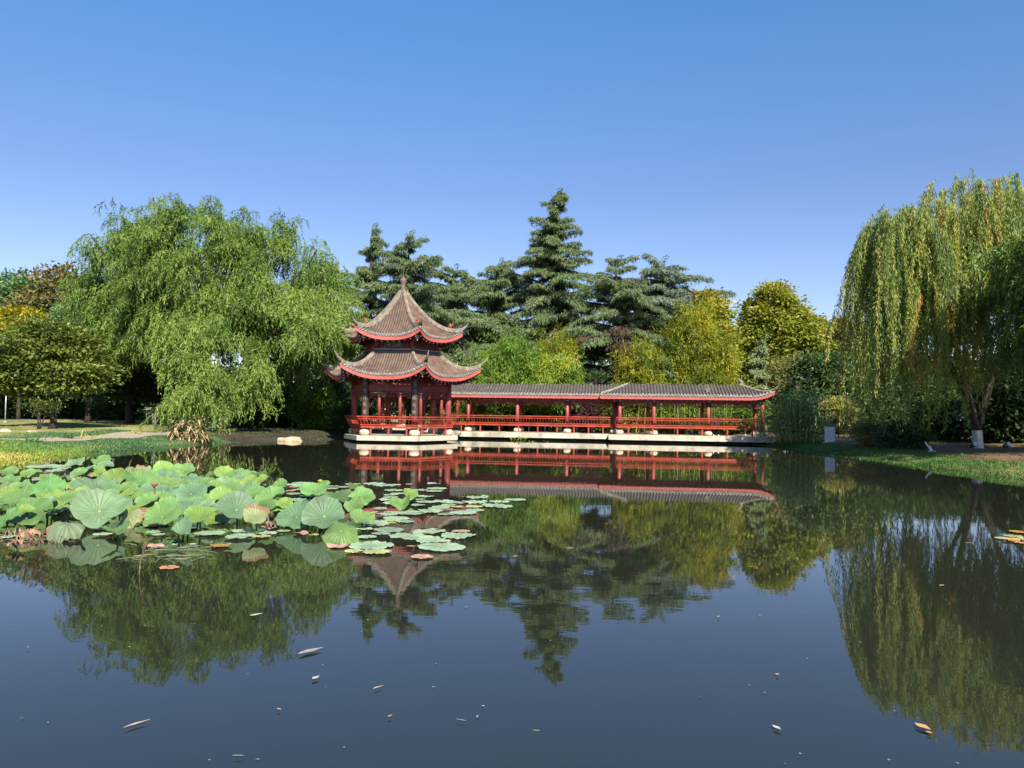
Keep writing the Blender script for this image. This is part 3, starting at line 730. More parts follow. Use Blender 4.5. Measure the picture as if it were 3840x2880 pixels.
# ------------------------------------------------------------------ vegetation tools
def nrm(a): return a/np.maximum(np.linalg.norm(a, axis=-1, keepdims=True), 1e-9)
class Leaves:
    def __init__(s): s.V = []; s.F = []; s.T = []; s.n = 0
    def quads(s, P, D, Nn, L, W, tint):
        """diamond leaves: P base, D direction, Nn rough normal"""
        P = P.reshape(-1, 3); D = nrm(D.reshape(-1, 3)); Nn = Nn.reshape(-1, 3); m = len(P)
        L = np.broadcast_to(np.asarray(L, float).reshape(-1, 1) if np.ndim(L) else np.full((m, 1), L), (m, 1))
        W = np.broadcast_to(np.asarray(W, float).reshape(-1, 1) if np.ndim(W) else np.full((m, 1), W), (m, 1))
        S = nrm(np.cross(D, Nn)); mid = P+D*L*0.45; fold = nrm(np.cross(S, D))*W*0.18
        V = np.stack([P, mid+S*W*0.5+fold, P+D*L, mid-S*W*0.5+fold], 1)
        s.V.append(V.reshape(-1, 3)); s.F.append(np.arange(m*4).reshape(m, 4)+s.n); s.n += m*4
        s.T.append(np.repeat(np.broadcast_to(np.asarray(tint, float).ravel() if np.ndim(tint) else np.full(m, tint), (m,)), 4))
        return s
    def strips(s, P, D, L, W, droop, tint, seg=5, wprof=(0.45, 0.9, 1.0, 0.8, 0.45, 0.04)):
        P = P.reshape(-1, 3); D = nrm(D.reshape(-1, 3)); m = len(P)
        L = np.broadcast_to(np.asarray(L, float), (m,)); W = np.broadcast_to(np.asarray(W, float), (m,)); droop = np.broadcast_to(np.asarray(droop, float), (m,))
        S = nrm(np.cross(D, np.array([0.02, 0.03, 1.0]))); V = np.zeros((m, seg+1, 2, 3))
        for i in range(seg+1):
            u = i/seg; c = P+D*(L*u)[:, None]; c[:, 2] -= droop*L*u*u
            wv = W*wprof[i]*0.5
            V[:, i, 0] = c-S*wv[:, None]; V[:, i, 1] = c+S*wv[:, None]
        base = np.arange(m)[:, None]*(2*(seg+1))
        Fs = np.stack([np.stack([base[:, 0]+2*i, base[:, 0]+2*i+1, base[:, 0]+2*i+3, base[:, 0]+2*i+2], 1) for i in range(seg)], 1)
        s.V.append(V.reshape(-1, 3)); s.F.append(Fs.reshape(-1, 4)+s.n); s.n += m*2*(seg+1)
        s.T.append(np.repeat(np.broadcast_to(np.asarray(tint, float).ravel() if np.ndim(tint) else np.full(m, tint), (m,)), 2*(seg+1)))
        return s
    def build(s, name, mat, parent=None):
        V = np.concatenate(s.V)
        if parent is not None: V = V-np.array(worldloc(parent))
        me = mesh_np(name, V, np.concatenate(s.F), attrs={'tint': np.clip(np.concatenate(s.T), 0, 1)})
        return link(name, me, mat, parent)
def rnd(*sh): return rng.random(sh)
def rn(*sh): return rng.standard_normal(sh)
def rdir(n): return nrm(rn(n, 3))
def vnoise(P, sc, seed=0):
    """cheap smooth noise in 0..1"""
    P = np.asarray(P)*sc; r_ = np.random.default_rng(seed); o = np.zeros(P.shape[:-1])
    for k in range(5):
        d = r_.standard_normal(3)*(1+0.5*k); o += np.sin(P@d+r_.random()*6.28)/(1+0.4*k)
    return np.clip(0.5+o/5.0, 0, 1)

def trunk(parent, pts, rads, mat, limbs=(), name='trunk', n=9):
    mb = MB(); mb.tube(pts, rads, n)
    for L_ in limbs: mb.tube(L_[0], L_[1], 6, caps=False)
    return mb.build(name, mat, parent, smooth=True)
def limb(a, b, r0, r1, sag=0.3, k=6, wob=0.12):
    a = np.array(a, float); b = np.array(b, float); L = np.linalg.norm(b-a); pts = []; rr = []
    for i in range(k+1):
        t = i/k; p = a+(b-a)*t+np.array([0, 0, sag*L*t*(1-t)])+rng.normal(0, wob*0.3, 3)*(0 < i < k)
        pts.append(p); rr.append(r0+(r1-r0)*t**0.8)
    return pts, rr
m_bark = surf('bark', [(0.3, (0.022, 0.017, 0.013)), (0.55, (0.050, 0.039, 0.029)), (0.75, (0.095, 0.077, 0.06))], scale=5, stretch=(3, 3, 0.7), rough=0.95, bump=0.8)
m_barkb = surf('pale_bark', [(0.3, (0.16, 0.13, 0.10)), (0.7, (0.42, 0.36, 0.29))], scale=6, stretch=(2, 2, 0.7), rough=0.9, bump=0.5)
m_barkred = surf('cedar_bark', [(0.3, (0.028, 0.022, 0.018)), (0.7, (0.095, 0.072, 0.055))], scale=5, stretch=(3, 3, 0.6), rough=0.95, bump=0.8)
m_culm = surf('bamboo_culm', [(0.3, (0.07, 0.10, 0.02)), (0.55, (0.22, 0.24, 0.06)), (0.75, (0.42, 0.36, 0.12))], scale=2.5, stretch=(4, 4, 0.3), rough=0.5)
G = lambda *c: [(p, q) for p, q in c]
m_willow = leafmat('willow_leaf', G((0.0, (0.028, 0.060, 0.012)), (0.35, (0.070, 0.125, 0.018)), (0.7, (0.125, 0.190, 0.034)), (1.0, (0.180, 0.245, 0.046))), 0.24, gain=1.36)
m_willowb = leafmat('weeping_leaf', G((0.0, (0.035, 0.060, 0.018)), (0.35, (0.085, 0.125, 0.035)), (0.65, (0.19, 0.21, 0.045)), (0.9, (0.27, 0.24, 0.055)), (1.0, (0.27, 0.13, 0.05))), 0.40, gain=1.85)
m_cedar = leafmat('cedar_needle', G((0.0, (0.022, 0.034, 0.014)), (0.45, (0.058, 0.086, 0.030)), (0.8, (0.120, 0.160, 0.064)), (1.0, (0.17, 0.21, 0.095))), 0.12, gain=1.55)
m_cedarb = leafmat('blue_cedar_needle', G((0.0, (0.028, 0.048, 0.032)), (0.45, (0.065, 0.092, 0.050)), (0.8, (0.125, 0.165, 0.105)), (1.0, (0.17, 0.215, 0.14))), 0.08, gain=1.35)
m_deadneedle = leafmat('dry_twig', G((0.0, (0.03, 0.02, 0.013)), (1.0, (0.11, 0.075, 0.048))), 0.05, gain=1.0)
m_dark = leafmat('dark_leaf', G((0.0, (0.012, 0.026, 0.010)), (0.5, (0.028, 0.055, 0.016)), (1.0, (0.065, 0.105, 0.026))), 0.22)
m_green = leafmat('green_leaf', G((0.0, (0.022, 0.045, 0.012)), (0.5, (0.060, 0.086, 0.016)), (0.85, (0.115, 0.145, 0.026)), (1.0, (0.17, 0.19, 0.035))), 0.28)
m_fargreen = leafmat('far_green_leaf', G((0.0, (0.03, 0.06, 0.03)), (0.5, (0.07, 0.12, 0.05)), (1.0, (0.13, 0.19, 0.07))), 0.25, gain=1.9)
m_brownleaf = leafmat('autumn_brown_leaf', G((0.0, (0.05, 0.06, 0.02)), (0.4, (0.115, 0.11, 0.036)), (0.8, (0.20, 0.155, 0.055)), (1.0, (0.28, 0.16, 0.06))), 0.25, gain=1.25)
m_yellow = leafmat('yellow_leaf', G((0.0, (0.10, 0.11, 0.012)), (0.4, (0.25, 0.23, 0.015)), (1.0, (0.52, 0.43, 0.02))), 0.3, gain=1.1)
m_bamboo = leafmat('bamboo_leaf', G((0.0, (0.03, 0.065, 0.010)), (0.45, (0.08, 0.15, 0.018)), (0.75, (0.15, 0.23, 0.026)), (1.0, (0.33, 0.29, 0.03))), 0.35)
m_bambooy = leafmat('yellow_bamboo_leaf', G((0.0, (0.05, 0.085, 0.010)), (0.35, (0.17, 0.20, 0.016)), (0.65, (0.34, 0.31, 0.022)), (1.0, (0.48, 0.37, 0.03))), 0.40, gain=1.2)
m_plane = leafmat('plane_leaf', G((0.0, (0.055, 0.080, 0.014)), (0.45, (0.16, 0.18, 0.024)), (0.75, (0.25, 0.23, 0.040)), (1.0, (0.31, 0.18, 0.055))), 0.34, gain=1.65)
m_olive = leafmat('olive_leaf', G((0.0, (0.06, 0.07, 0.022)), (0.6, (0.16, 0.16, 0.045)), (1.0, (0.26, 0.22, 0.07))), 0.25)
m_purple = leafmat('purple_leaf', G((0.0, (0.02, 0.012, 0.012)), (0.6, (0.065, 0.03, 0.026)), (1.0, (0.13, 0.06, 0.04))), 0.2)
m_reed = leafmat('reed_leaf', G((0.0, (0.025, 0.055, 0.02)), (0.5, (0.06, 0.12, 0.045)), (0.85, (0.11, 0.19, 0.075)), (1.0, (0.24, 0.22, 0.09))), 0.35, gain=2.5)
m_dry = leafmat('dry_leaf', G((0.0, (0.035, 0.075, 0.018)), (0.42, (0.07, 0.12, 0.03)), (0.5, (0.24, 0.16, 0.08)), (0.8, (0.44, 0.30, 0.165)), (1.0, (0.56, 0.41, 0.24))), 0.2, gain=1.15)
m_grass = leafmat('grass_blade', G((0.0, (0.030, 0.075, 0.030)), (0.35, (0.060, 0.135, 0.055)), (0.65, (0.15, 0.22, 0.030)), (0.85, (0.27, 0.27, 0.05)), (1.0, (0.38, 0.30, 0.11))), 0.35, gain=1.7)
m_grassb = leafmat('dark_grass_blade', G((0.0, (0.020, 0.055, 0.012)), (0.5, (0.045, 0.11, 0.020)), (1.0, (0.10, 0.18, 0.035))), 0.3)
m_palm = leafmat('palm_leaf', G((0.0, (0.03, 0.06, 0.03)), (1.0, (0.10, 0.16, 0.08))), 0.2)
m_wash = surf('whitewash', [(0.3, (0.36, 0.36, 0.35)), (0.6, (0.62, 0.62, 0.6))], scale=9, rough=0.9, bump=0.4)

def in_ell(n, c, r_, lo=0.0, hi=1.0, zmin=-9):
    """points between two scales of an ellipsoid"""
    d = rdir(n); s = (lo**3+(hi**3-lo**3)*rnd(n))**(1/3)
    P = np.array(c)+d*np.array(r_)*s[:, None]
    return P, nrm(d/np.array(r_))

def sprays(lv, base, out, L, ntw, nlf, tw, ll, lw, rise=0.35, droop=0.75, tint0=0.5, tvar=0.2, hang=0.9, tlow=0.0):
    """arching sprays of hanging leafy twigs: one per base point"""
    n = len(base); L = np.broadcast_to(np.asarray(L, float), (n,))
    u = (np.arange(ntw)+rnd(n, ntw))/ntw
    A = base[:, None]+out[:, None]*(L[:, None]*u)[..., None]; A[..., 2] += L[:, None]*(rise*u-droop*u*u)
    side = nrm(rn(n, ntw, 3)*np.array([1, 1, 0.3]))
    d0 = nrm(out[:, None]*0.55+side*0.75+np.array([0, 0, -0.25]))
    l = tw*(0.55+0.75*rnd(n, ntw))*(1-0.45*u)
    v = (np.arange(nlf)+0.5)/nlf
    T = A[:, :, None]+d0[:, :, None]*(l[..., None]*v*(1-0.35*v))[..., None]
    T[..., 2] -= hang*l[..., None]*v**2
    tg = d0[:, :, None]*(1-0.7*v)[None, None, :, None]+np.array([0, 0, -1.0])*(2*hang*v)[None, None, :, None]
    D = nrm(tg)*0.85+rn(n, ntw, nlf, 3)*0.40
    tn = tint0+tvar*rn(n)[:, None, None]*0.9+tvar*rn(n, ntw)[..., None]*0.5+tvar*0.6*rn(n, ntw, nlf)+tlow*v
    Nn = rn(n, ntw, nlf, 3)*0.7+np.array([0.1, -0.3, 0.8])
    lv.quads(T, D, Nn, (ll*(0.7+0.6*rnd(n, ntw, nlf))).ravel(), (lw*(0.8+0.4*rnd(n, ntw, nlf))).ravel(), tn)

def clumps(lv, C, Nrm, nl, sig, ll, lw, tint0=0.5, tvar=0.2, flat=0.55, updir=0.2):
    n = len(C)
    off = rn(n, nl, 3)*sig*np.array([1, 1, flat])
    P = C[:, None]+off
    D = nrm(off*0.8/sig+Nrm[:, None]*0.6+rn(n, nl, 3)*0.7+np.array([0, 0, updir-0.45]))
    Nn = nrm(Nrm[:, None]*0.6+rn(n, nl, 3)*0.55+np.array([0, 0, 0.9]))
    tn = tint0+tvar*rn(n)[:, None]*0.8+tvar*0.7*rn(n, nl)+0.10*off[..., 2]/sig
    lv.quads(P, D, Nn, (ll*(0.65+0.7*rnd(n, nl))).ravel(), (lw*(0.7+0.6*rnd(n, nl))).ravel(), tn)

def broad(name, X, Y, ells, h0, label, mat, cat='tree', group=None, nc=260, nl=70, sig=0.42, ll=0.26, lw=0.17, tint=0.5, tvar=0.2, tr=0.16, bark=None, flat=0.5, toptint=0.0, lo=0.45, lean=(0, 0), stems=1, spread=0.0, updir=0.2):
    """a leafy tree or shrub: ellipsoid masses of leaf clumps on a branching trunk; ells: (dx, dy, z, rx, ry, rz, weight)"""
    z0 = hz(X, Y)
    t = thing(name, (X, Y, z0), label, cat, group)
    lv = Leaves(); limbs = []; zmax = max(e[2]+e[5] for e in ells); zmin = min(e[2]-e[5] for e in ells)
    wt = sum(e[6] for e in ells)
    for dx, dy, z, rx, ry, rz, wg in ells:
        k = max(6, int(nc*wg/wt)); C, Q = in_ell(k, (X+dx, Y+dy, z), (rx, ry, rz), lo, 1.0)
        C += rn(k, 3)*np.array([rx, ry, rz])*0.07
        keep = C[:, 2] > z0+0.12; C = C[keep]; Q = Q[keep]
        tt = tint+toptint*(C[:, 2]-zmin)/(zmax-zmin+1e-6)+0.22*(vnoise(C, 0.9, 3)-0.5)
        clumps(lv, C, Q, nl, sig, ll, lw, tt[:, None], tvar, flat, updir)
        for j in rng.integers(0, len(C), min(7, len(C))): limbs.append((C[j], rx))
    # clump tints are per clump arrays
    lv.build('crown', mat, t)
    top = np.array([X+lean[0], Y+lean[1], h0])
    bk = bark or m_bark; mb = MB()
    for s in range(stems):
        a = np.array([X, Y, z0-0.05])+np.array([rng.normal(0, spread), rng.normal(0, spread), 0])*0.4; b_ = top+np.array([rng.normal(0, spread), rng.normal(0, spread), 0])
        pts, rr = limb(a, b_, tr, tr*0.62, sag=0.02, wob=tr*0.5); rr[0] *= 1.35; mb.tube(pts, rr, 9)
        for C_, rx in limbs[s::stems]:
            p_, r_ = limb(b_, C_, tr*0.5, tr*0.08, sag=0.1); mb.tube(p_, r_, 5, caps=False)
    mb.build('trunk', bk, t, smooth=True)
    return t
def X_(px, Y): return at(px, 1560, Y)[0]

# ------------------------------------------------------------------ left willows
def willow(name, base, ells, label, tr, fork, mat, lo=0.55, seed_t=0.5):
    z0 = hz(base[0], base[1]); t = thing(name, (base[0], base[1], z0), label, 'tree', 'willow trees on the bank')
    lv = Leaves(); limbs = []
    for c, r_, k, L, hang, tt in ells:
        kc = max(7, k//6); P, Q = in_ell(kc, c, r_, lo, 1.0); P = np.repeat(P, 6, 0)+rn(kc*6, 3)*np.array([0.34, 0.36, 0.34]); Q = nrm(np.repeat(Q, 6, 0)+rn(kc*6, 3)*0.28); k = kc*6; cl_ = np.repeat(rn(kc), 6)*0.10
        front = (P[:, 1] < c[1]+0.35*r_[1]) | (rnd(k) < 0.45)          # fewer on the far side
        P = P[front]; Q = Q[front]; cl_ = cl_[front]
        out = nrm(Q*np.array([1, 1, 0.45])+rn(len(P), 3)*0.22)
        base_ = P-out*L*0.55
        sprays(lv, base_, out, L*(0.7+0.6*rnd(len(P))), 15, 13, 0.95*min(1.0, L/1.6), 0.21, 0.046, rise=0.42, droop=0.72, tint0=(tt+cl_+0.20*(vnoise(P, 0.55, 9)-0.5))[:, None, None], tvar=0.20, hang=hang, tlow=0.08)
        for j in rng.integers(0, len(P), 9): limbs.append(P[j])
    lv.build('crown', mat, t)
    mb = MB(); a = np.array([base[0], base[1], z0-0.1])
    for f in fork:
        f = np.array(f); p_, r_ = limb(a, f, tr, tr*0.55, sag=0.0, wob=0.15); mb.tube(p_, r_, 10)
    for C_ in limbs:
        f = min(fork, key=lambda q: np.linalg.norm(np.array(q)-C_)); p_, r_ = limb(np.array(f), C_, tr*0.4, 0.025, sag=0.12, wob=0.3); mb.tube(p_, r_, 6, caps=False)
    mb.build('trunk', m_bark, t, smooth=True)
    return t
def E_(px, D, z, rx, ry, rz, k, L=1.7, hang=0.9, tt=0.5): return ((X_(px, D), D, z), (rx, ry, rz), k, L, hang, tt)
b0 = gnd(830, 1616, 0.3)
willow('willow_tree', (X_(700, 45.5), 45.5), [E_(720, 43.5, 9.1, 4.6, 4.0, 4.5, 560, tt=0.48), E_(520, 44.5, 8.9, 3.5, 3.4, 3.6, 400, tt=0.45), E_(445, 46, 7.6, 2.5, 2.6, 2.4, 140, tt=0.34),
       E_(720, 38.5, 2.9, 1.35, 1.1, 1.25, 96, 1.5, 1.1, 0.66), E_(660, 40.0, 4.9, 1.0, 1.0, 0.9, 42, 1.4, 1.0, 0.55), E_(740, 40.5, 6.2, 2.2, 1.6, 1.4, 90, tt=0.6)],
       'huge round-crowned willow with bright green drooping sprays on the left bank', 0.42, [(X_(640, 45), 45, 4.6), (X_(760, 45), 45, 4.3)], m_willow)
willow('willow_tree', (b0[0], b0[1]), [E_(1050, 43.5, 8.5, 3.3, 3.6, 4.0, 370, tt=0.50), E_(1165, 43, 7.1, 2.4, 2.6, 2.8, 200, tt=0.58), E_(945, 40.0, 3.3, 0.65, 0.7, 1.3, 54, 1.4, 1.1, 0.55),
       E_(1170, 41.0, 5.7, 1.9, 1.4, 1.2, 90, tt=0.62), E_(1180, 39.2, 5.3, 0.8, 0.6, 0.8, 42, 1.2, 1.1, 0.5), E_(900, 41.5, 6.6, 1.9, 1.7, 1.7, 90, tt=0.55), E_(1060, 43.5, 5.2, 1.8, 1.4, 1.0, 50, tt=0.42)],
       'bright green willow with a two-peaked crown drooping beside the left eaves of the pavilion', 0.34, [(X_(905, 42.5), 42.5, 3.2), (X_(960, 43), 43, 4.6)], m_willow)

# ------------------------------------------------------------------ the weeping willow on the right
def weeping(name, base, tops, label, tr, fork, tintb=0.45, mat=None, white=True):
    z0 = hz(base[0], base[1]); t = thing(name, (base[0], base[1], z0), label, 'tree', 'willow trees on the bank')
    lv = Leaves(); ends_ = []
    for c, r_, k, lmin, lmax, tb, zmn in tops:
        d = rdir(k//4); d[:, 2] = np.abs(d[:, 2])*0.9+0.02; d = nrm(d)
        P = np.array(c)+d*np.array(r_)*(0.72+0.28*rnd(k//4)[:, None]**0.5); P = np.repeat(P, 4, 0)+rn(k//4*4, 3)*np.array([0.10, 0.10, 0.12]); d = nrm(np.repeat(d, 4, 0)+rn(k//4*4, 3)*0.12); k = len(P); Q = nrm(d*np.array([1, 1, 0.6]))
        L = lmin+(lmax-lmin)*rnd(k)**1.1; L = np.minimum(L, P[:, 2]-zmn-rnd(k)*0.8); ok = L > 0.5; P = P[ok]; Q = Q[ok]; L = L[ok]; k = len(P)
        nl = 180; v = (np.arange(nl)+0.5)/nl
        arc = 0.6*(0.5+0.9*rnd(k))
        sx = (rn(k)*0.10+0.03)[:, None]
        Tm = np.zeros((k, nl, 3)); s = L[:, None]*v
        Tm[..., 0] = P[:, 0, None]+Q[:, 0, None]*arc[:, None]*(1-np.exp(-s/0.8))+sx*s+0.05*np.sin(s*2.2+rnd(k, 1)*6)
        Tm[..., 1] = P[:, 1, None]+Q[:, 1, None]*arc[:, None]*(1-np.exp(-s/0.8))+0.05*np.sin(s*1.7+rnd(k, 1)*6)
        Tm[..., 2] = P[:, 2, None]+0.30*arc[:, None]*np.exp(-s/0.4)*np.minimum(s*3, 1)-s
        Tm += rn(k, nl, 3)*0.034
        D = rn(k, nl, 3)*0.32+np.array([0, 0, -1.0])
        tn = tb+0.19*rn(k)[:, None]+0.10*rn(k, nl)+0.05*v+np.where(rnd(k) < 0.022, 0.45, 0.0)[:, None]
        lv.quads(Tm, D, rn(k, nl, 3)+np.array([0, -0.5, 0.3]), (0.17*(0.7+0.6*rnd(k, nl))).ravel(), (0.036*(0.8+0.4*rnd(k, nl))).ravel(), tn)
        for j in rng.integers(0, k, 16): ends_.append(P[j]+np.array([0, 0, 0.05]))
    lv.build('crown', mat or m_willowb, t)
    mb = MB(); a = np.array([base[0], base[1], z0-0.1]); forks = []
    for f in fork:
        f = [np.array(q) for q in f]; pts = [a]+f
        rr = list(np.linspace(tr, tr*0.42, len(pts))); rr[0] *= 1.2
        mb.tube(pts, rr, 10); forks.append(f[-1])
    for C_ in ends_:
        f = min(forks, key=lambda q: np.linalg.norm(q-C_)); p_, r_ = limb(f, C_-np.array([0, 0, 0.25]), tr*0.32, 0.012, sag=0.0, wob=0.25); mb.tube(p_, r_, 6, caps=False)
    tk = mb.build('trunk', m_bark, t, smooth=True)
    if white:
        MB().tube([a+np.array([0, 0, 0.02]), a+(fork[0][0]-a)*0.5, a+(np.array(fork[0][0])-a)*0.98], [tr*1.26, tr*1.08, tr*1.04], 12, caps=False).build('whitewash', m_wash, tk, smooth=True)
    return t
b1 = gnd(3667, 1679, 0.36); bx, by = b1[0], b1[1]
def RW(px, py, D): return at(px, py, D)
weeping('willow_tree', (bx, by), [
    (RW(3470, 940, 30.5), (1.9, 2.2, 1.8), 190, 2.0, 6.0, 0.47, 2.0), (RW(3375, 915, 30.0), (1.5, 1.6, 1.5), 230, 2.5, 8.6, 0.42, 0.9), (RW(3610, 850, 31.0), (2.2, 2.3, 2.1), 200, 2.2, 5.6, 0.50, 3.6),
    (RW(3760, 850, 31.5), (2.1, 2.4, 2.1), 190, 2.2, 5.6, 0.50, 3.6), (RW(3900, 880, 32.0), (2.4, 2.6, 2.3), 170, 2.2, 6.0, 0.48, 2.2), (RW(3490, 1150, 29.5), (1.7, 1.4, 1.5), 110, 2.0, 4.6, 0.54, 2.6), (RW(3640, 1120, 30.0), (1.8, 1.8, 1.5), 90, 1.6, 3.5, 0.36, 4.2)],
    'tall weeping willow with long hanging strands and a whitewashed trunk on the right bank', 0.185,
    [[RW(3664, 1612, by), RW(3640, 1521, by), RW(3618, 1430, by), RW(3600, 1370, by-0.2), RW(3560, 1120, by-0.5)], [RW(3664, 1612, by), RW(3688, 1530, by+0.2), RW(3735, 1370, by+0.4), RW(3810, 1130, by+0.3)], [RW(3664, 1612, by), RW(3640, 1521, by), RW(3580, 1400, by+0.1), RW(3480, 1200, by)]])
# nearer willow leaning in from beyond the right edge of the view
willow('willow_tree', (21.5, 24.5), [((19.2, 24.5, 6.6), (3.2, 3.2, 2.3), 420, 1.7, 0.9, 0.38), ((22.0, 24.0, 7.2), (3.8, 3.6, 3.4), 300, 1.8, 0.9, 0.36), ((18.4, 25.5, 4.9), (1.9, 2.0, 1.6), 150, 1.5, 1.0, 0.28)],
       'leafy willow bough reaching into view at the right edge in front of the weeping willow', 0.32, [(21.3, 24.5, 4.5)], m_willow, lo=0.45)

# ------------------------------------------------------------------ cedars
def cedar(X, Y, h, Lmax, label, mat=None, zlow=2.0, step=0.52, nb=5, pw=0.85, bush=1.0, lean=(0, 0), dead=0.0, tr=0.24, topflat=0.0, tint=0.45):
    z0 = hz(X, Y); t = thing('cedar_tree', (X, Y, z0), label, 'tree', 'cedars behind the corridors')
    lv = Leaves(); dl = Leaves(); mb = MB()
    zt = np.linspace(z0-0.1, h, 14)
    def ax(z): f = (z-z0)/(h-z0); return np.array([X+lean[0]*f**2, Y+lean[1]*f**2, z])
    pts = [ax(z) for z in zt]; pts += [ax(h)+np.array([0.10, 0, 0.40]), ax(h)+np.array([0.34, 0, 0.52])]; zt = np.append(zt, [h+0.3, h+0.4]); mb.tube(pts, list(tr*np.clip(1-(zt-zt[0])/(h-zt[0]), 0, 1)**0.75+0.02), 9)
    z = zlow
    while z < h-0.15:
        f = (z-zlow)/(h-zlow)
        lay = rng.normal(1.0, 0.10)
        for j in range(nb if f < 0.85 else 4):
            L = (Lmax*(1-f)**pw+0.16)*lay*(0.50+0.60*rng.random())
            if f > 0.15 and rng.random() < 0.16: L *= 1.55
            az = rng.random()*2*PI; d = np.array([math.cos(az), math.sin(az), 0]); zz = z+rng.normal(0, 0.30)
            up = 0.16+0.45*f+rng.normal(0, 0.14); dr = 0.42+rng.normal(0, 0.10)
            k = max(4, int(L/0.16)); u = (np.arange(k)+0.6)/k
            B = ax(zz)+d*(L*u)[:, None]; B[:, 2] += L*(up*u-dr*u*u*1.0)
            mb.tube([ax(zz)]+[B[i] for i in range(0, k, max(1, k//4))], [max(0.012, 0.016*L)]*(1+len(range(0, k, max(1, k//4)))), 4, caps=False)
            sd_ = np.array([-d[1], d[0], 0])
            isdead = rng.random() < dead*max(0.0, 1-2.5*f)
            for sg in (-1, 1):
                bl = (0.10+0.27*L*np.sin(PI*np.clip(u*0.85+0.12, 0, 1))**0.8*(0.55+0.3*rnd(k)))*bush**0.3
                nn = 8; w_ = (np.arange(nn)+rnd(k, nn))/nn
                dirn = nrm(sd_*sg*0.85+d*0.6+rn(k, 3)*0.12)
                Q = B[:, None]+dirn[:, None]*(bl[:, None]*w_)[..., None]; Q[..., 2] -= 0.30*bl[:, None]*w_**2+0.02
                Q += rn(k, nn, 3)*0.045
                cnt = 3 if not isdead else 1
                for c in range(cnt):
                    D = nrm(dirn[:, None]*0.45+d*0.35+rn(k, nn, 3)*0.42+np.array([0, 0, -0.55-0.35*c]))
                    tn = tint+0.24*(1-c*0.5)+0.12*rn(k, nn)+rng.normal(0, 0.10)
                    tgt = dl if isdead else lv
                    tgt.quads(Q+rn(k, nn, 3)*0.03, D, rn(k, nn, 3)*0.5+np.array([0, -0.2, 0.9]), (0.26*(0.6+0.8*rnd(k, nn))).ravel(), (0.040*(0.8+0.5*rnd(k, nn))).ravel(), tn)
        z += step*(0.8+0.5*rng.random())*(1-0.35*f)
    kk = 90; Q = ax(h)+np.array([0.1, 0, 0.0])+np.stack([0.26*np.linspace(-0.4, 1, kk)**2, 0*np.linspace(0, 1, kk), np.linspace(-0.7, 0.5, kk)], 1)
    lv.quads(Q, rn(kk, 3)+np.array([0.3, 0, -0.5]), rn(kk, 3), 0.26, 0.05, tint+0.15+0.1*rn(kk))
    lv.build('crown', mat or m_cedar, t)
    if dl.V: dl.build('dead_branches', m_deadneedle, t)
    mb.build('trunk', m_barkred, t, smooth=True)
    return t
cedar(X_(1380, 56), 56, 14.7, 4.6, 'slender sparse cedar whose tip rises left of the pavilion spire', zlow=3.6, step=0.62, nb=5, pw=0.85)
cedar(X_(1535, 53), 53, 13.5, 5.2, 'broad cedar directly behind the pavilion spire', zlow=2.5, step=0.55, nb=6, pw=0.62, lean=(-0.3, 0))
cedar(X_(1690, 56), 56, 11.8, 4.6, 'low ragged cedar right of the pavilion spire with drooping tips', zlow=2.2, pw=0.42, nb=7, step=0.55)
cedar(X_(1830, 57), 57, 12.5, 4.8, 'flat-topped cedar with a nodding top beside the tallest cedar', zlow=2.6, pw=0.38, nb=7, lean=(0.6, 0), step=0.55)
cedar(X_(2065, 55), 55, 17.2, 4.9, 'tallest cedar, a pointed dark green spire above the long left corridor', zlow=2.6, step=0.48, nb=7, pw=0.72, lean=(0.22, 0), dead=0.25)
cedar(X_(2305, 52), 52, 11.8, 4.3, 'cedar with bare trunk and dead brown lower branches above the corridor junction', zlow=4.9, step=0.5, nb=6, pw=0.55, dead=0.75, tr=0.26)
cedar(X_(2478, 54), 54, 12.2, 4.2, 'pale blue-green cedar with a rounded top of hanging boughs', mat=m_cedarb, zlow=5.2, step=0.5, nb=7, pw=0.38, tint=0.55, bush=1.4)
cedar(X_(2852, 50), 50, 6.4, 0.95, 'small pale cedar in front of the yellowing plane tree', mat=m_cedar, zlow=1.2, step=0.55, nb=4, pw=0.8, tint=0.75, tr=0.09)

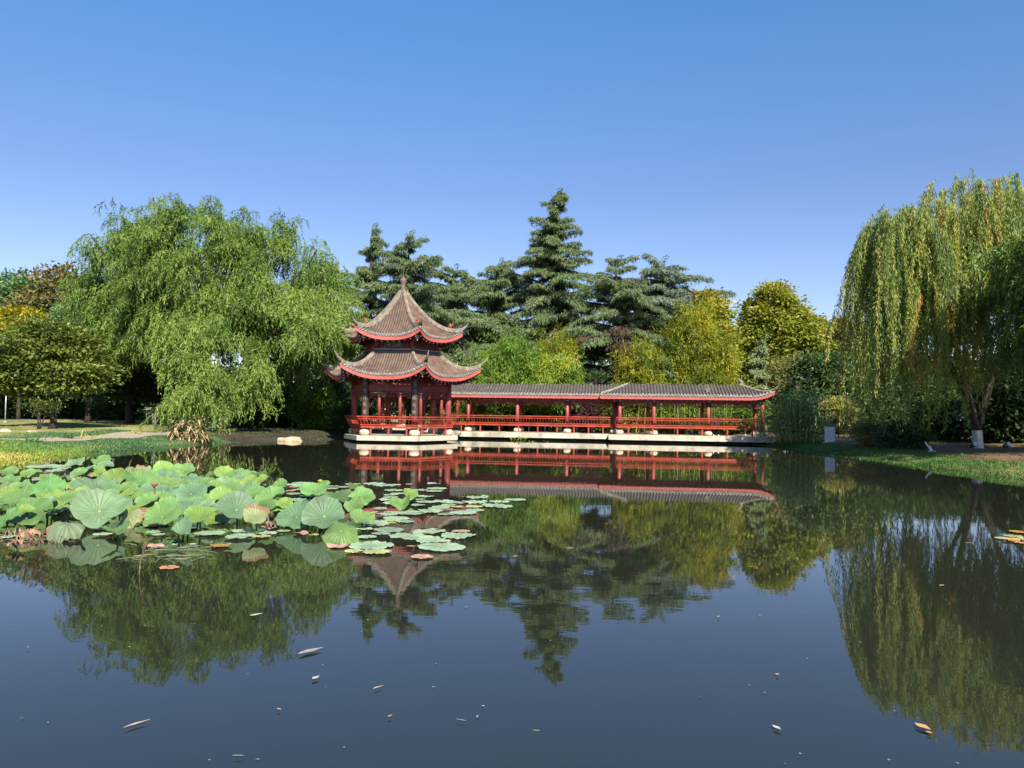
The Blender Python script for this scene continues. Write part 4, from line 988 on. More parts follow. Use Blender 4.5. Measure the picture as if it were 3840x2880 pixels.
# ------------------------------------------------------------------ bamboo
def bamboo(X, Y, ells, label, mat, culms=14, tint=0.5, topy=0.0, cat='bamboo', ll=0.30, lw=0.05, k0=230):
    z0 = hz(X, Y); t = thing('bamboo_clump', (X, Y, z0), label, cat, 'bamboo clumps behind the corridors'); lv = Leaves(); mb = MB(); tops_ = []
    for dx, dy, z, rx, ry, rz, wg in ells:
        k = int(k0*wg); C, Q = in_ell(k, (X+dx, Y+dy, z), (rx, ry, rz), 0.5, 1.0); keep = C[:, 2] > z0+0.4; C = C[keep]; Q = Q[keep]; k = len(C)
        C = C+rn(k, 3)*np.array([0.22, 0.2, 0.2])+Q*np.maximum(0, rn(k)-0.9)[:, None]*0.7
        out = nrm(Q*np.array([1, 1, 0.5])+rn(k, 3)*0.3)
        tt = tint+0.55*(vnoise(C, 0.9, 5)-0.5)+topy*(C[:, 2]-z)/rz
        nl = 12; fan = nrm(out[:, None]*0.5+rn(k, 5, 3)*0.7)
        for j in range(5):
            B = C+fan[:, j]*0.5*rnd(k)[:, None]
            D = nrm(fan[:, j][:, None]*0.55+rn(k, nl, 3)*0.55+np.array([0, 0, -0.65]))
            P = B[:, None]+rn(k, nl, 3)*0.16
            lv.quads(P, D, rn(k, nl, 3)*0.6+np.array([0, -0.3, 0.8]), (ll*(0.6+0.7*rnd(k, nl))).ravel(), (lw*(0.8+0.5*rnd(k, nl))).ravel(), tt[:, None]+0.10*rn(k, 1)+0.12*rn(k, nl))
        for j in rng.integers(0, k, max(3, culms//len(ells))): tops_.append(C[j])
    lv.build('leaves', mat, t)
    for c in tops_:
        f = np.array([X+(c[0]-X)*0.55+rng.normal(0, .25), Y+(c[1]-Y)*0.5+rng.normal(0, .2), z0-0.05]); p_, r_ = limb(f, c, 0.045, 0.012, sag=0.0, wob=0.05); mb.tube(p_, r_, 6, caps=False)
    mb.build('culms', m_culm, t, smooth=True)
    return t
bamboo(X_(1900, 48.5), 48.5, [(0, 0, 4.2, 1.7, 1.2, 1.9, 1.0), (-0.3, -0.2, 2.6, 1.8, 1.2, 1.3, 0.7), (0.5, 0, 4.9, 1.0, 0.9, 1.0, 0.4)], 'bright green bamboo thicket just behind the long left corridor roof', m_bamboo, tint=0.45)
bamboo(X_(2070, 47.8), 47.8, [(0, 0, 3.4, 1.5, 1.1, 1.3, 0.8), (0.6, 0, 3.7, 0.9, 0.8, 1.0, 0.5), (-0.9, 0, 2.8, 1.0, 0.9, 1.0, 0.4)], 'low yellow-tipped bamboo thicket right of the bright green bamboo', m_bamboo, tint=0.62, topy=0.12)
bamboo(X_(2095, 49.5), 49.5, [(0, 0, 5.6, 1.0, 0.8, 0.6, 0.35), (-0.6, 0, 5.0, 0.7, 0.7, 0.7, 0.2)], 'thin yellow bamboo spray leaning above the low thicket', m_bambooy, culms=5, tint=0.28)
bamboo(X_(2600, 49.5), 49.5, [(0.1, 0, 6.3, 1.25, 1.2, 2.3, 1.1), (-1.3, 0, 5.0, 1.2, 1.1, 2.1, 0.8), (1.4, 0, 4.4, 1.0, 1.1, 2.2, 0.7), (-0.2, -0.6, 3.0, 2.4, 1.0, 1.6, 0.9)], 'tall golden-yellow bamboo grove behind the projecting corridor', m_bambooy, culms=26, tint=0.36, ll=0.32)
bamboo(X_(2400, 48.0), 48.0, [(0, 0, 4.6, 1.0, 0.9, 1.1, 0.5), (0.3, 0, 3.4, 1.1, 0.9, 1.0, 0.5)], 'small yellow-green bamboo left of the golden grove', m_bambooy, culms=8, tint=0.32)
# open bamboo stems seen through the bays of the projecting corridor
t = thing('bamboo_stand', (X_(2590, 46.3), 46.3, hz(X_(2590, 46.3), 46.3)), 'stand of thin yellow-green bamboo stems seen through the projecting corridor', 'bamboo')
mb = MB(); lv = Leaves()
for i in range(46):
    x = X_(2470+rng.random()*270, 46.3); y = 46.0+rng.random()*1.2; mb.tube([(x, y, 0.35), (x+rng.normal(0, .05), y, 2.0), (x+rng.normal(0, .1), y, 3.0)], [0.026, 0.022, 0.012], 5)
mb.build('culms', m_culm, t, smooth=True)
C = np.stack([X_(2600, 46.5)+(rnd(220)-0.5)*4.6, 46.4+rnd(220)*1.4, 0.7+rnd(220)*2.2], 1); clumps(lv, C, rdir(220), 26, 0.22, 0.26, 0.045, 0.45, 0.2, 1.0, -0.2)
lv.build('leaves', m_bamboo, t)

# ------------------------------------------------------------------ other trees and shrubs
def br(name, px, D, ells, h0, label, mat, **kw): return broad(name, X_(px, D), D, ells, h0, label, mat, **kw)
br('shade_tree', 200, 39.7, [(-0.9, 0, 4.1, 3.0, 2.6, 1.8, 1.0), (0.9, -0.3, 3.3, 1.9, 1.7, 1.15, 0.55), (-2.4, 0, 3.3, 2.3, 2.0, 1.3, 0.5), (0.5, 0, 4.9, 1.4, 1.3, 0.9, 0.25)], 2.3, 'wide low shade tree with layered foliage on the lawn at far left', m_green, nc=430, nl=60, sig=0.36, flat=0.30, tint=0.68, tr=0.19, lo=0.35, ll=0.22, lw=0.13)
br('shade_tree', 486, 50, [(0, 0, 4.2, 3.2, 2.6, 2.0, 1.0), (1.6, 0, 3.2, 1.8, 1.6, 1.2, 0.4)], 2.4, 'dark tree with a thick trunk standing under the left side of the big willow', m_dark, nc=420, nl=60, sig=0.4, flat=0.4, tr=0.30, tint=0.35)
br('round_tree', 30, 70, [(0, 0, 9.5, 4.4, 3, 3.8, 1.0), (2.2, 0, 7.5, 3, 3, 3, .6)], 5, 'distant round green tree at the far left edge', m_fargreen, group='background trees', nc=330, nl=60, sig=0.6, ll=0.4, lw=0.26, tr=0.25)
br('autumn_tree', 190, 65, [(0, 0, 10.2, 2.3, 2, 3.0, 1.0), (-2.2, 0, 8.0, 2.2, 2, 2.2, .6), (1.6, 0, 8.0, 1.8, 2, 2.4, .5)], 6, 'brownish autumn tree behind the left willow', m_brownleaf, group='background trees', nc=230, nl=50, sig=0.5, ll=0.36, lw=0.24, tr=0.2, tint=0.55)
br('yellow_tree', 70, 55, [(0, 0, 6.6, 1.9, 1.6, 1.7, 1.0), (1.5, 0, 5.6, 1.6, 1.4, 1.2, .5), (-1.5, 0, 5.4, 1.6, 1.4, 1.6, .5)], 4, 'yellow-leaved tree above the wide shade tree at the left edge', m_yellow, group='background trees', nc=240, nl=60, sig=0.4, ll=0.28, lw=0.2, tr=0.14, tint=0.5)
br('leafy_tree', 330, 56, [(0, 0, 6.2, 2.6, 2.2, 3.0, 1.0), (1.2, 0, 5.0, 2.4, 2, 2.6, .6)], 4, 'mid-green leafy tree between the brown tree and the left willow', m_fargreen, group='background trees', nc=320, nl=60, sig=0.5, ll=0.32, lw=0.2, tr=0.18, tint=0.45)
br('plane_tree', 2905, 60, [(-0.2, 0, 9.0, 1.9, 2.2, 2.7, 1.0), (-1.7, 0, 7.0, 1.5, 2, 2.4, .5), (2.0, 0, 7.3, 1.8, 2, 2.5, .7), (0.6, 0, 4.8, 3.6, 2.2, 2.4, 1.0)], 5, 'yellow and russet plane tree standing alone against the sky', m_plane, group='background trees', nc=620, nl=85, sig=0.40, ll=0.28, lw=0.22, tint=0.29, toptint=0.22, tr=0.22)
br('plane_tree', 2655, 53, [(0, 0, 7.9, 1.2, 1.2, 2.2, 1.0), (0.5, 0, 6.0, 1.5, 1.2, 2.0, .7)], 5, 'narrow russet-topped tree rising behind the golden bamboo', m_plane, group='background trees', nc=200, nl=75, sig=0.36, ll=0.25, lw=0.19, tint=0.36, toptint=0.28, tr=0.16)
br('round_tree', 3125, 80, [(0, 0, 8.6, 2.6, 2.2, 2.3, 1.0), (-2.4, 0, 7.6, 2.4, 2.2, 2.6, .7), (2.4, 0, 8.2, 2.4, 2.2, 2.6, .7)], 6, 'distant hazy green trees between the plane tree and the weeping willow', m_fargreen, group='background trees', nc=300, nl=50, sig=0.6, ll=0.42, lw=0.28, tr=0.2)
br('autumn_tree', 3135, 72, [(0.6, 0, 9.2, 1.0, 1.0, 1.3, 1.0), (0.2, 0, 7.2, 1.3, 1.0, 1.5, .6)], 5, 'orange-brown treetop peeping out at the left edge of the weeping willow', m_brownleaf, group='background trees', nc=110, nl=45, sig=0.4, ll=0.32, lw=0.24, tint=0.75, tr=0.12)
br('olive_shrub', 2985, 53, [(0, 0, 3.9, 2.3, 1.6, 1.8, 1.0), (1.0, 0, 3.2, 1.6, 1.4, 1.5, .4)], 2, 'pale olive-green feathery tree behind the giant reeds', m_olive, group='background trees', nc=260, nl=60, sig=0.36, ll=0.2, lw=0.10, tr=0.1, tint=0.5)
br('round_tree', 3085, 48, [(0, 0, 3.3, 1.9, 1.7, 2.1, 1.0), (0.9, 0, 2.7, 1.6, 1.5, 1.8, .5)], 1.6, 'rounded dark evergreen beside the giant reeds', m_dark, group='background trees', nc=380, nl=60, sig=0.34, ll=0.22, lw=0.13, tr=0.12, tint=0.62)
br('yellow_shrub', 3145, 44, [(0, 0, 1.7, 0.9, 0.8, 0.9, 1.0)], 0.8, 'yellow-green shrub at the foot of the dark evergreen right of the reeds', m_olive, group='shrubs on the right bank', cat='shrub', nc=110, nl=55, sig=0.22, ll=0.16, lw=0.09, tr=0.04, tint=0.55)
# dark row behind the right bank
rowR = [(3200, 49, 2.3, 3.0), (3330, 51, 2.6, 3.4), (3460, 50, 2.4, 3.0), (3590, 52, 2.7, 3.6), (3720, 50, 2.5, 3.2), (3850, 48, 2.6, 3.6)]
wl = ['first', 'second', 'third', 'fourth', 'fifth', 'sixth']
for i, (px, D, rx, zt) in enumerate(rowR):
    br('evergreen', px, D, [(0, 0, 0.6+zt*0.62, rx, 1.7, zt*0.60, 1.0), (rx*0.5, -0.4, 1.5, rx*0.7, 1.4, 1.0, .5)], 1.4, 'dark evergreen bush, %s from the left in the row behind the right bank' % wl[i], m_dark, cat='bush', group='evergreen row behind the right bank', nc=300, nl=60, sig=0.36, ll=0.24, lw=0.14, tr=0.12, tint=0.52+0.08*(i % 3 == 1), stems=2, spread=0.4)
back = [(3270, 66, 5.8), (3480, 68, 6.6), (3690, 64, 6.2), (3900, 62, 7.0)]
for i, (px, D, zt) in enumerate(back):
    br('background_tree', px, D, [(0, 0, zt*0.62, 4.2, 2.5, zt*0.42, 1.0)], zt*0.4, 'tall dark background tree seen through the weeping willow, %s from the left' % wl[i], m_dark, group='trees behind the weeping willow', nc=280, nl=55, sig=0.6, ll=0.38, lw=0.25, tr=0.2, tint=0.55)
br('evergreen', 3800, 36, [(0, 0, 1.9, 2.0, 1.5, 1.6, 1.0), (1.6, 0, 2.6, 1.8, 1.5, 2.2, .8)], 1.0, 'big dark glossy bush right behind the whitewashed trunk', m_dark, cat='bush', nc=420, nl=60, sig=0.34, ll=0.24, lw=0.14, tr=0.10, tint=0.35)
br('evergreen', 3535, 38.5, [(0, 0, 1.5, 1.1, 1.0, 1.0, 1.0)], 0.9, 'leafy green bush between the pale bare tree and the whitewashed trunk', m_green, cat='bush', nc=150, nl=55, sig=0.26, ll=0.2, lw=0.12, tr=0.05, tint=0.4)
br('low_shrub', 3270, 33.8, [(0, 0, 0.85, 0.72, 0.6, 0.48, 1.0), (0.5, 0, 0.75, 0.45, 0.5, 0.4, .5)], 0.5, 'yellowish low shrub with bronze leaves on the right bank', m_olive, cat='shrub', group='low shrubs on the right bank', nc=150, nl=55, sig=0.16, ll=0.12, lw=0.07, tr=0.03, tint=0.6, stems=3, spread=0.2)
br('low_shrub', 3405, 30.8, [(0, 0, 0.78, 0.66, 0.55, 0.45, 1.0), (-0.5, 0.2, 0.85, 0.5, 0.5, 0.45, .5)], 0.5, 'dark green low shrub left of the tilted white panel', m_dark, cat='shrub', group='low shrubs on the right bank', nc=170, nl=55, sig=0.16, ll=0.12, lw=0.06, tr=0.03, tint=0.5, stems=3, spread=0.2)
# understorey seen through the corridors
und = [(1640, 51, 1.0, 'bright', m_bamboo, 0.5), (1765, 50, 0.9, 'bright', m_bamboo, 0.55), (1860, 51, 1.1, 'dark', m_green, 0.35), (1985, 50, 1.0, 'dark', m_dark, 0.5), (2095, 49.5, 1.05, 'bright', m_green, 0.8), (2275, 49, 1.05, 'fresh', m_green, 0.65),
       (2385, 48.5, 1.05, 'bright', m_green, 0.85), (2500, 50, 1.2, 'dark', m_dark, 0.4), (2700, 49, 1.1, 'dark', m_green, 0.4), (2790, 47.5, 0.9, 'mottled', m_bamboo, 0.5)]
for i, (px, D, s, wd, mt, tn) in enumerate(und):
    br('garden_shrub', px, D, [(0, 0, 1.35, 1.25*s, 1.0, 0.95*s, 1.0), (0.5, 0, 2.1, 0.9*s, 0.8, 0.7*s, .4)], 0.7, '%s green shrub behind the corridors, %s from the left of those in the bays' % (wd, (wl+['seventh', 'eighth', 'ninth', 'tenth'])[i]), mt, cat='shrub', group='shrubs seen through the corridor bays', nc=170, nl=50, sig=0.24, ll=0.17, lw=0.10, tr=0.05, tint=tn, stems=2, spread=0.2)
br('purple_shrub', 2200, 48.6, [(0, 0, 1.5, 1.0, 0.8, 0.8, 1.0)], 0.7, 'dark purple-leaved shrub seen through the corridor between green shrubs', m_purple, cat='shrub', nc=120, nl=50, sig=0.22, ll=0.15, lw=0.09, tr=0.04)
# palm showing its fronds over the corridor roof
px_, D_ = 2235, 49.0; x = X_(px_, D_); t = thing('fan_palm', (x, D_, hz(x, D_)), 'fan palm with spiky fronds showing above the corridor roof', 'palm')
lv = Leaves(); mb = MB(); mb.tube([(x, D_, 0.4), (x+0.1, D_, 3.35)], [0.13, 0.11], 8)
for i in range(22):
    az = rng.random()*6.28; el = R(rng.uniform(0, 75)); d = np.array([math.cos(az)*math.cos(el), math.sin(az)*math.cos(el), math.sin(el)]); c = np.array([x+0.1, D_, 3.4])+d*0.55; mb.tube([(x+0.1, D_, 3.35), c], [0.02, 0.012], 4)
    a = nrm(np.cross(d, rdir(1)[0])); k = 15; th = np.linspace(-1.25, 1.25, k)
    lv.strips(np.repeat(c[None], k, 0), d*np.cos(th)[:, None]+a*np.sin(th)[:, None], 0.62, 0.05, 0.25, 0.3+0.5*rnd(k))
lv.build('fronds', m_palm, t); mb.build('trunk', m_barkred, t, smooth=True)
# dark planting left of the pavilion and behind the willows
for i, (px, D, rx, rz, mt, tn, lab) in enumerate([(1010, 47, 2.2, 1.0, m_dark, 0.3, 'low dark bush under the willows, left of the lit bush'), (1185, 45, 1.3, 1.35, m_bamboo, 0.42, 'sunlit yellow-green bush left of the pavilion under the willow'),
        (1265, 46.5, 1.2, 1.9, m_dark, 0.35, 'tall dark bush beside the left columns of the pavilion'), (1300, 43.3, 0.55, 0.75, m_dark, 0.5, 'small dark bush touching the left edge of the pavilion deck'), (1130, 49, 2.4, 1.6, m_dark, 0.3, 'broad dark thicket behind the lit bush left of the pavilion')]):
    br('waterside_bush', px, D, [(0, 0, 0.45+rz*0.8, rx, min(rx, 1.2), rz, 1.0)], 0.6, lab, mt, cat='bush', group='bushes left of the pavilion', nc=int(130*rx), nl=55, sig=0.26, ll=0.2, lw=0.09, tr=0.05, tint=tn, stems=3, spread=0.3)
hd = [(60, 61, 4.0), (230, 62, 4.0), (400, 62, 4.0), (570, 60, 4.0), (740, 59, 4.0), (900, 58, 4.0)]
for i, (px, D, rx) in enumerate(hd):
    br('dark_bush', px, D, [(0, 0, 1.6, rx*0.95, 1.6, 1.4, 1.0), (0, 0, 2.6, rx*0.7, 1.4, 1.3, .5)], 0.8, 'dark bush in the row behind the left lawn, %s from the left' % wl[i], m_dark, cat='bush', group='bush row behind the left lawn', nc=260, nl=50, sig=0.42, ll=0.28, lw=0.16, tr=0.08, tint=0.42, stems=3, spread=0.5)
# the wood beyond, one mass
lv = Leaves(); k = 2600; x = (rnd(k)-0.5)*190; y = 82+rnd(k)*16; top = 6.2+2.0*np.sin(x*0.21)+1.3*np.sin(x*0.53+1)
C = np.stack([x, y, 0.6+top*rnd(k)**0.75], 1); clumps(lv, C, nrm(rn(k, 3)+np.array([0, -1, .5])), 34, 0.8, 0.62, 0.42, 0.42, 0.2, 0.7)
o = lv.build('distant_wood', m_dark); tag(o, 'dark wood far behind the garden', 'wood', kind='stuff')
# ------------------------------------------------------------------ grass on the banks
def bank_grass(name, label, n, xr, yr, smin, smax, mat, tintf, hf, dens=None):
    x = xr[0]+(xr[1]-xr[0])*rnd(n); y = yr[0]+(yr[1]-yr[0])*rnd(n); s = sdist(x, y)
    k = (s > smin) & (s < smax)
    if dens is not None: k &= rnd(n) < dens(x, y, s)
    for a_, b_ in zip(PATH[:-1], PATH[1:]):
        a_ = np.array(a_); b_ = np.array(b_); e_ = b_-a_; t_ = np.clip(((x-a_[0])*e_[0]+(y-a_[1])*e_[1])/(e_@e_), 0, 1); k &= np.hypot(x-a_[0]-t_*e_[0], y-a_[1]-t_*e_[1]) > 0.72+0.25*vnoise(np.stack([x, y, 0*x], 1), 2.2, 12)
    x, y, s = x[k], y[k], s[k]; z = np.maximum(hgt(x, y), -0.03)
    P = np.stack([x, y, z-0.01], 1); m = len(P)
    D = rn(m, 3)*0.45+np.array([0, 0, 1.0]); h = hf(x, y, s)*(0.55+0.8*rnd(m))
    lv = Leaves(); lv.strips(P, D, h, 0.012+0.020*rnd(m)*np.clip(h/0.2, 0.6, 1.6), 0.25+0.3*rnd(m), tintf(P, s)+0.10*rn(m), seg=2, wprof=(1.0, 0.8, 0.05))
    o = lv.build(name, mat); tag(o, label, 'grass', kind='stuff'); return o
def tl(P, s):
    near = np.clip((28.5-P[:, 1])/7, 0, 1)
    return 0.34+0.36*near+0.30*(vnoise(P, 0.8, 4)-0.5)+0.28*np.exp(-((s-0.35)/0.35)**2)*np.clip((27.5-P[:, 1])/2, 0, 1)
bank_grass('grass', 'soft green grass fringing the left bank', 330000, (-30, -11.5), (15, 36), -0.75, 5.2, m_grass, tl, lambda x, y, s: 0.13+0.10*np.clip((23-y)/4, 0, 1)-0.03*(s < 0), dens=lambda x, y, s: np.clip(1.2-0.16*np.maximum(s, 0), 0.25, 1)*np.where(s < 0, np.clip(1+s/0.75, 0, 1), 1))
bank_grass('lawn_grass', 'short dry grass of the left lawn', 150000, (-34, -8), (30, 52), 2.0, 30, m_grass, lambda P, s: 0.62+0.5*(vnoise(P, 0.5, 8)-0.5), lambda x, y, s: 0.055+0*x, dens=lambda x, y, s: 0.5*vnoise(np.stack([x, y, 0*x], 1), 0.9, 2)*np.clip((36-x)/1, 0, 1)*np.clip((-12-x)/3, 0, 1))
bank_grass('ground_cover', 'dark ground cover on the earth left of the pavilion', 26000, (-15.5, -7), (35.5, 46), -0.1, 6, m_grassb, lambda P, s: 0.25+0.5*(vnoise(P, 1.2, 6)-0.5), lambda x, y, s: 0.09+0*x, dens=lambda x, y, s: np.clip(2.2*vnoise(np.stack([x, y, 0*x], 1), 1.3, 21)-0.85, 0, 1))
bank_grass('bank_grass', 'dark green grass creeping over the edge of the right bank', 300000, (9.5, 24), (17, 42), -0.8, 3.0, m_grassb, lambda P, s: 0.50+0.5*(vnoise(P, 0.8, 6)-0.5), lambda x, y, s: 0.085+0.05*vnoise(np.stack([x, y, 0*x], 1), 1.1, 3), dens=lambda x, y, s: np.clip(1.35-0.75*np.maximum(s-0.4, 0), 0, 1)*np.where(s < 0, np.clip(1+s/0.8, 0, 1), 1))
# fallen leaves on the earth under the right willow
k = 16000; x = 10+rnd(k)*15; y = 22+rnd(k)*26; s = sdist(x, y); ok = s > 1.2; x, y = x[ok], y[ok]; z = hgt(x, y)+0.012
lv = Leaves(); P = np.stack([x, y, z], 1); lv.quads(P, rn(len(P), 3)*np.array([1, 1, 0.15]), rn(len(P), 3)*0.15+np.array([0, 0, 1]), 0.07+0.06*rnd(len(P)), 0.03, 0.65+0.3*rn(len(P)))
k = 5000; x = -15+rnd(k)*8; y = 36+rnd(k)*9; s = sdist(x, y); ok = s > 0.15; x, y = x[ok], y[ok]; P = np.stack([x, y, hgt(x, y)+0.012], 1)
lv.quads(P, rn(len(P), 3)*np.array([1, 1, 0.2]), rn(len(P), 3)*0.2+np.array([0, 0, 1]), 0.08+0.07*rnd(len(P)), 0.035, 0.25+0.3*rn(len(P)))
tag(lv.build('leaf_litter', m_brownleaf), 'brown leaf litter strewn over the bare earth of the banks', 'leaf litter', kind='stuff')

# ------------------------------------------------------------------ lotus and lily pads
def padmat(name, rim, veins, kind):
    m, nt, b = nodemat(name)
    oi = N(nt, 'ShaderNodeObjectInfo'); tc = N(nt, 'ShaderNodeTexCoord'); sx = N(nt, 'ShaderNodeSeparateXYZ'); nt.links.new(tc.outputs['Object'], sx.inputs[0])
    def M(op, a=None, bb=None):
        n = N(nt, 'ShaderNodeMath', operation=op)
        for i, q in enumerate((a, bb)):
            if q is None: continue
            if isinstance(q, (int, float)): n.inputs[i].default_value = q
            else: nt.links.new(q, n.inputs[i])
        return n.outputs[0]
    ang = M('ARCTAN2', sx.outputs['Y'], sx.outputs['X'])
    r2 = M('SQRT', M('ADD', M('POWER', sx.outputs['X'], 2.0), M('POWER', sx.outputs['Y'], 2.0)))
    vein = M('POWER', M('ABSOLUTE', M('COSINE', M('MULTIPLY', ang, veins))), 26.0)
    vein = M('MULTIPLY', vein, M('SUBTRACT', 1.0, M('MULTIPLY', r2, 0.75)))
    nz = N(nt, 'ShaderNodeTexNoise'); nz.inputs['Scale'].default_value = 4.0; nz.inputs['Detail'].default_value = 6; nz.inputs['Roughness'].default_value = 0.7
    geo = N(nt, 'ShaderNodeNewGeometry'); nt.links.new(geo.outputs['Position'], nz.inputs['Vector'])
    var = N(nt, 'ShaderNodeMix', data_type='RGBA', blend_type='OVERLAY'); var.inputs[0].default_value = 0.75
    nt.links.new(oi.outputs['Color'], var.inputs[6]); nt.links.new(nz.outputs[0], var.inputs[7])
    mv = N(nt, 'ShaderNodeMix', data_type='RGBA'); nt.links.new(M('MULTIPLY', vein, 0.4), mv.inputs[0])
    nt.links.new(var.outputs[2], mv.inputs[6]); mv.inputs[7].default_value = (0.36, 0.48, 0.20, 1)
    cen = N(nt, 'ShaderNodeMix', data_type='RGBA'); cm = M('LESS_THAN', r2, 0.06)
    nt.links.new(cm, cen.inputs[0]); nt.links.new(mv.outputs[2], cen.inputs[6]); cen.inputs[7].default_value = (0.62, 0.66, 0.18, 1)
    # browned rim: amount in the object's alpha
    edge = M('ADD', r2, M('MULTIPLY', M('SUBTRACT', nz.outputs[0], 0.5), 0.9))
    skew = M('MULTIPLY', M('SINE', M('ADD', ang, M('MULTIPLY', oi.outputs['Random'], 6.28))), 0.28)
    br_ = M('GREATER_THAN', M('ADD', edge, skew), M('SUBTRACT', 1.75, oi.outputs['Alpha']))
    rb = N(nt, 'ShaderNodeMix', data_type='RGBA'); nt.links.new(br_, rb.inputs[0]); nt.links.new(cen.outputs[2], rb.inputs[6]); rb.inputs[7].default_value = (*rim, 1)
    nt.links.new(rb.outputs[2], b.inputs['Base Color']); b.inputs['Roughness'].default_value = 0.5; b.inputs['Specular IOR Level'].default_value = 0.3
    bp = N(nt, 'ShaderNodeBump'); bp.inputs['Strength'].default_value = 0.8; bp.inputs['Distance'].default_value = 0.02
    nt.links.new(vein, bp.inputs['Height']); nt.links.new(bp.outputs[0], b.inputs['Normal'])
    tr = N(nt, 'ShaderNodeBsdfTranslucent'); nt.links.new(rb.outputs[2], tr.inputs[0]); mx = N(nt, 'ShaderNodeMixShader'); mx.inputs[0].default_value = 0.22 if kind else 0.05
    nt.links.new(b.outputs[0], mx.inputs[1]); nt.links.new(tr.outputs[0], mx.inputs[2]); nt.links.new(mx.outputs[0], nt.nodes['Material Output'].inputs[0])
    return m
m_lotus = padmat('lotus_leaf', (0.30, 0.17, 0.085), 10.0, 1)
m_pad = padmat('lily_pad', (0.40, 0.21, 0.13), 7.0, 0)
m_lotusdry = surf('withered_lotus', [(0.33, (0.05, 0.035, 0.02)), (0.5, (0.22, 0.135, 0.075)), (0.68, (0.40, 0.26, 0.16))], scale=9, rough=0.85, bump=0.6)
m_lotusgrey = surf('wilting_lotus', [(0.35, (0.06, 0.085, 0.04)), (0.48, (0.15, 0.19, 0.095)), (0.56, (0.26, 0.24, 0.15)), (0.68, (0.34, 0.23, 0.15))], scale=9, rough=0.8, bump=0.6)
m_stem = surf('lotus_stalk', [(0.3, (0.05, 0.075, 0.02)), (0.7, (0.13, 0.15, 0.05))], scale=8, rough=0.6)

def blade_mesh(name, cup, wave, kw, ser, ph, fold=0.0, rings=7, seg=60, droop=0.0, crump=0.0, sd_=0, pleat=0.0):
    r_ = np.random.default_rng(sd_); V = [(0, 0, 0)]
    am = r_.random(4)*6.28
    for i in range(1, rings+1):
        q = i/rings
        for k in range(seg):
            th = 2*PI*k/seg
            rr = q*(1+ser*math.sin(13*th+ph)*(q > 0.9)+0.05*math.sin(3*th+am[0])*q+0.04*math.sin(5*th+am[1])*q)
            z = cup*(q**1.5)*(0.6)-0.05*math.exp(-(q/0.12)**2)+wave*q**2.6*math.sin(kw*th+ph)+wave*0.45*q**3*math.sin((2*kw+1)*th+am[2])+0.028*q**4*math.sin(11*th+am[3])+0.012*q**1.5*math.cos(20*th)-droop*q**2.6
            x, y = rr*math.cos(th), rr*math.sin(th)
            if fold: z += fold*abs(x*math.cos(ph)+y*math.sin(ph))**1.3
            if pleat: z += pleat*q**0.8*math.cos(17*th+2*math.sin(2*th))+0.30*q**2*math.sin(2*th+am[3])
            if crump: z += crump*q*math.sin(9*th+am[3]+3*q)+crump*0.8*r_.normal()*q; x *= 1-0.35*crump*q; y *= 1-0.35*crump*q
            V.append((x, y, z))
    Fs = [(0, 1+k, 1+(k+1) % seg) for k in range(seg)]
    for i in range(rings-1):
        a = 1+i*seg; b_ = a+seg; Fs += [(a+k, b_+k, b_+(k+1) % seg, a+(k+1) % seg) for k in range(seg)]
    me = bpy.data.meshes.new(name); me.from_pydata(V, [], Fs); me.polygons.foreach_set('use_smooth', np.full(len(Fs), True)); me.update(); return me
LB = [blade_mesh('blade', 0.34, 0.09, 4, 0.014, 0.5, sd_=1), blade_mesh('blade', 0.48, 0.12, 3, 0.016, 1.9, sd_=2), blade_mesh('blade', 0.24, 0.11, 5, 0.016, 0.0, sd_=3),
      blade_mesh('blade', 0.52, 0.15, 2, 0.014, 2.6, sd_=4), blade_mesh('blade', 0.30, 0.13, 3, 0.02, 3.6, sd_=5), blade_mesh('blade', 0.40, 0.10, 2, 0.02, 4.4, sd_=15)]
LFOLD = blade_mesh('blade', 0.15, 0.08, 3, 0.02, 0.3, fold=0.75, sd_=6)
LDROOP = blade_mesh('blade', 0.05, 0.10, 4, 0.015, 1.0, droop=0.42, sd_=7)
LCRUMP = blade_mesh('blade', 0.0, 0.14, 4, 0.05, 1.0, droop=0.42, crump=0.13, sd_=8)
for q in LB+[LFOLD, LDROOP]: q.materials.append(m_lotus)
LWILT = blade_mesh('blade', 0.0, 0.18, 3, 0.04, 1.0, droop=0.62, sd_=9, pleat=0.055); LWILT.materials.append(m_lotus)
LCR2 = LCRUMP.copy(); LCRUMP.materials.append(m_lotusgrey); LCR2.materials.append(m_lotusdry)
mb = MB(); mb.tube([(0, 0, -1.0), (0.02, 0.01, -0.6), (0, 0, 0.0)], [0.016, 0.014, 0.011], 6)
STEM = bpy.data.meshes.new('stem'); STEM.from_pydata(mb.v, [], mb.f); STEM.polygons.foreach_set('use_smooth', np.full(len(STEM.polygons), True)); STEM.materials.append(m_stem)

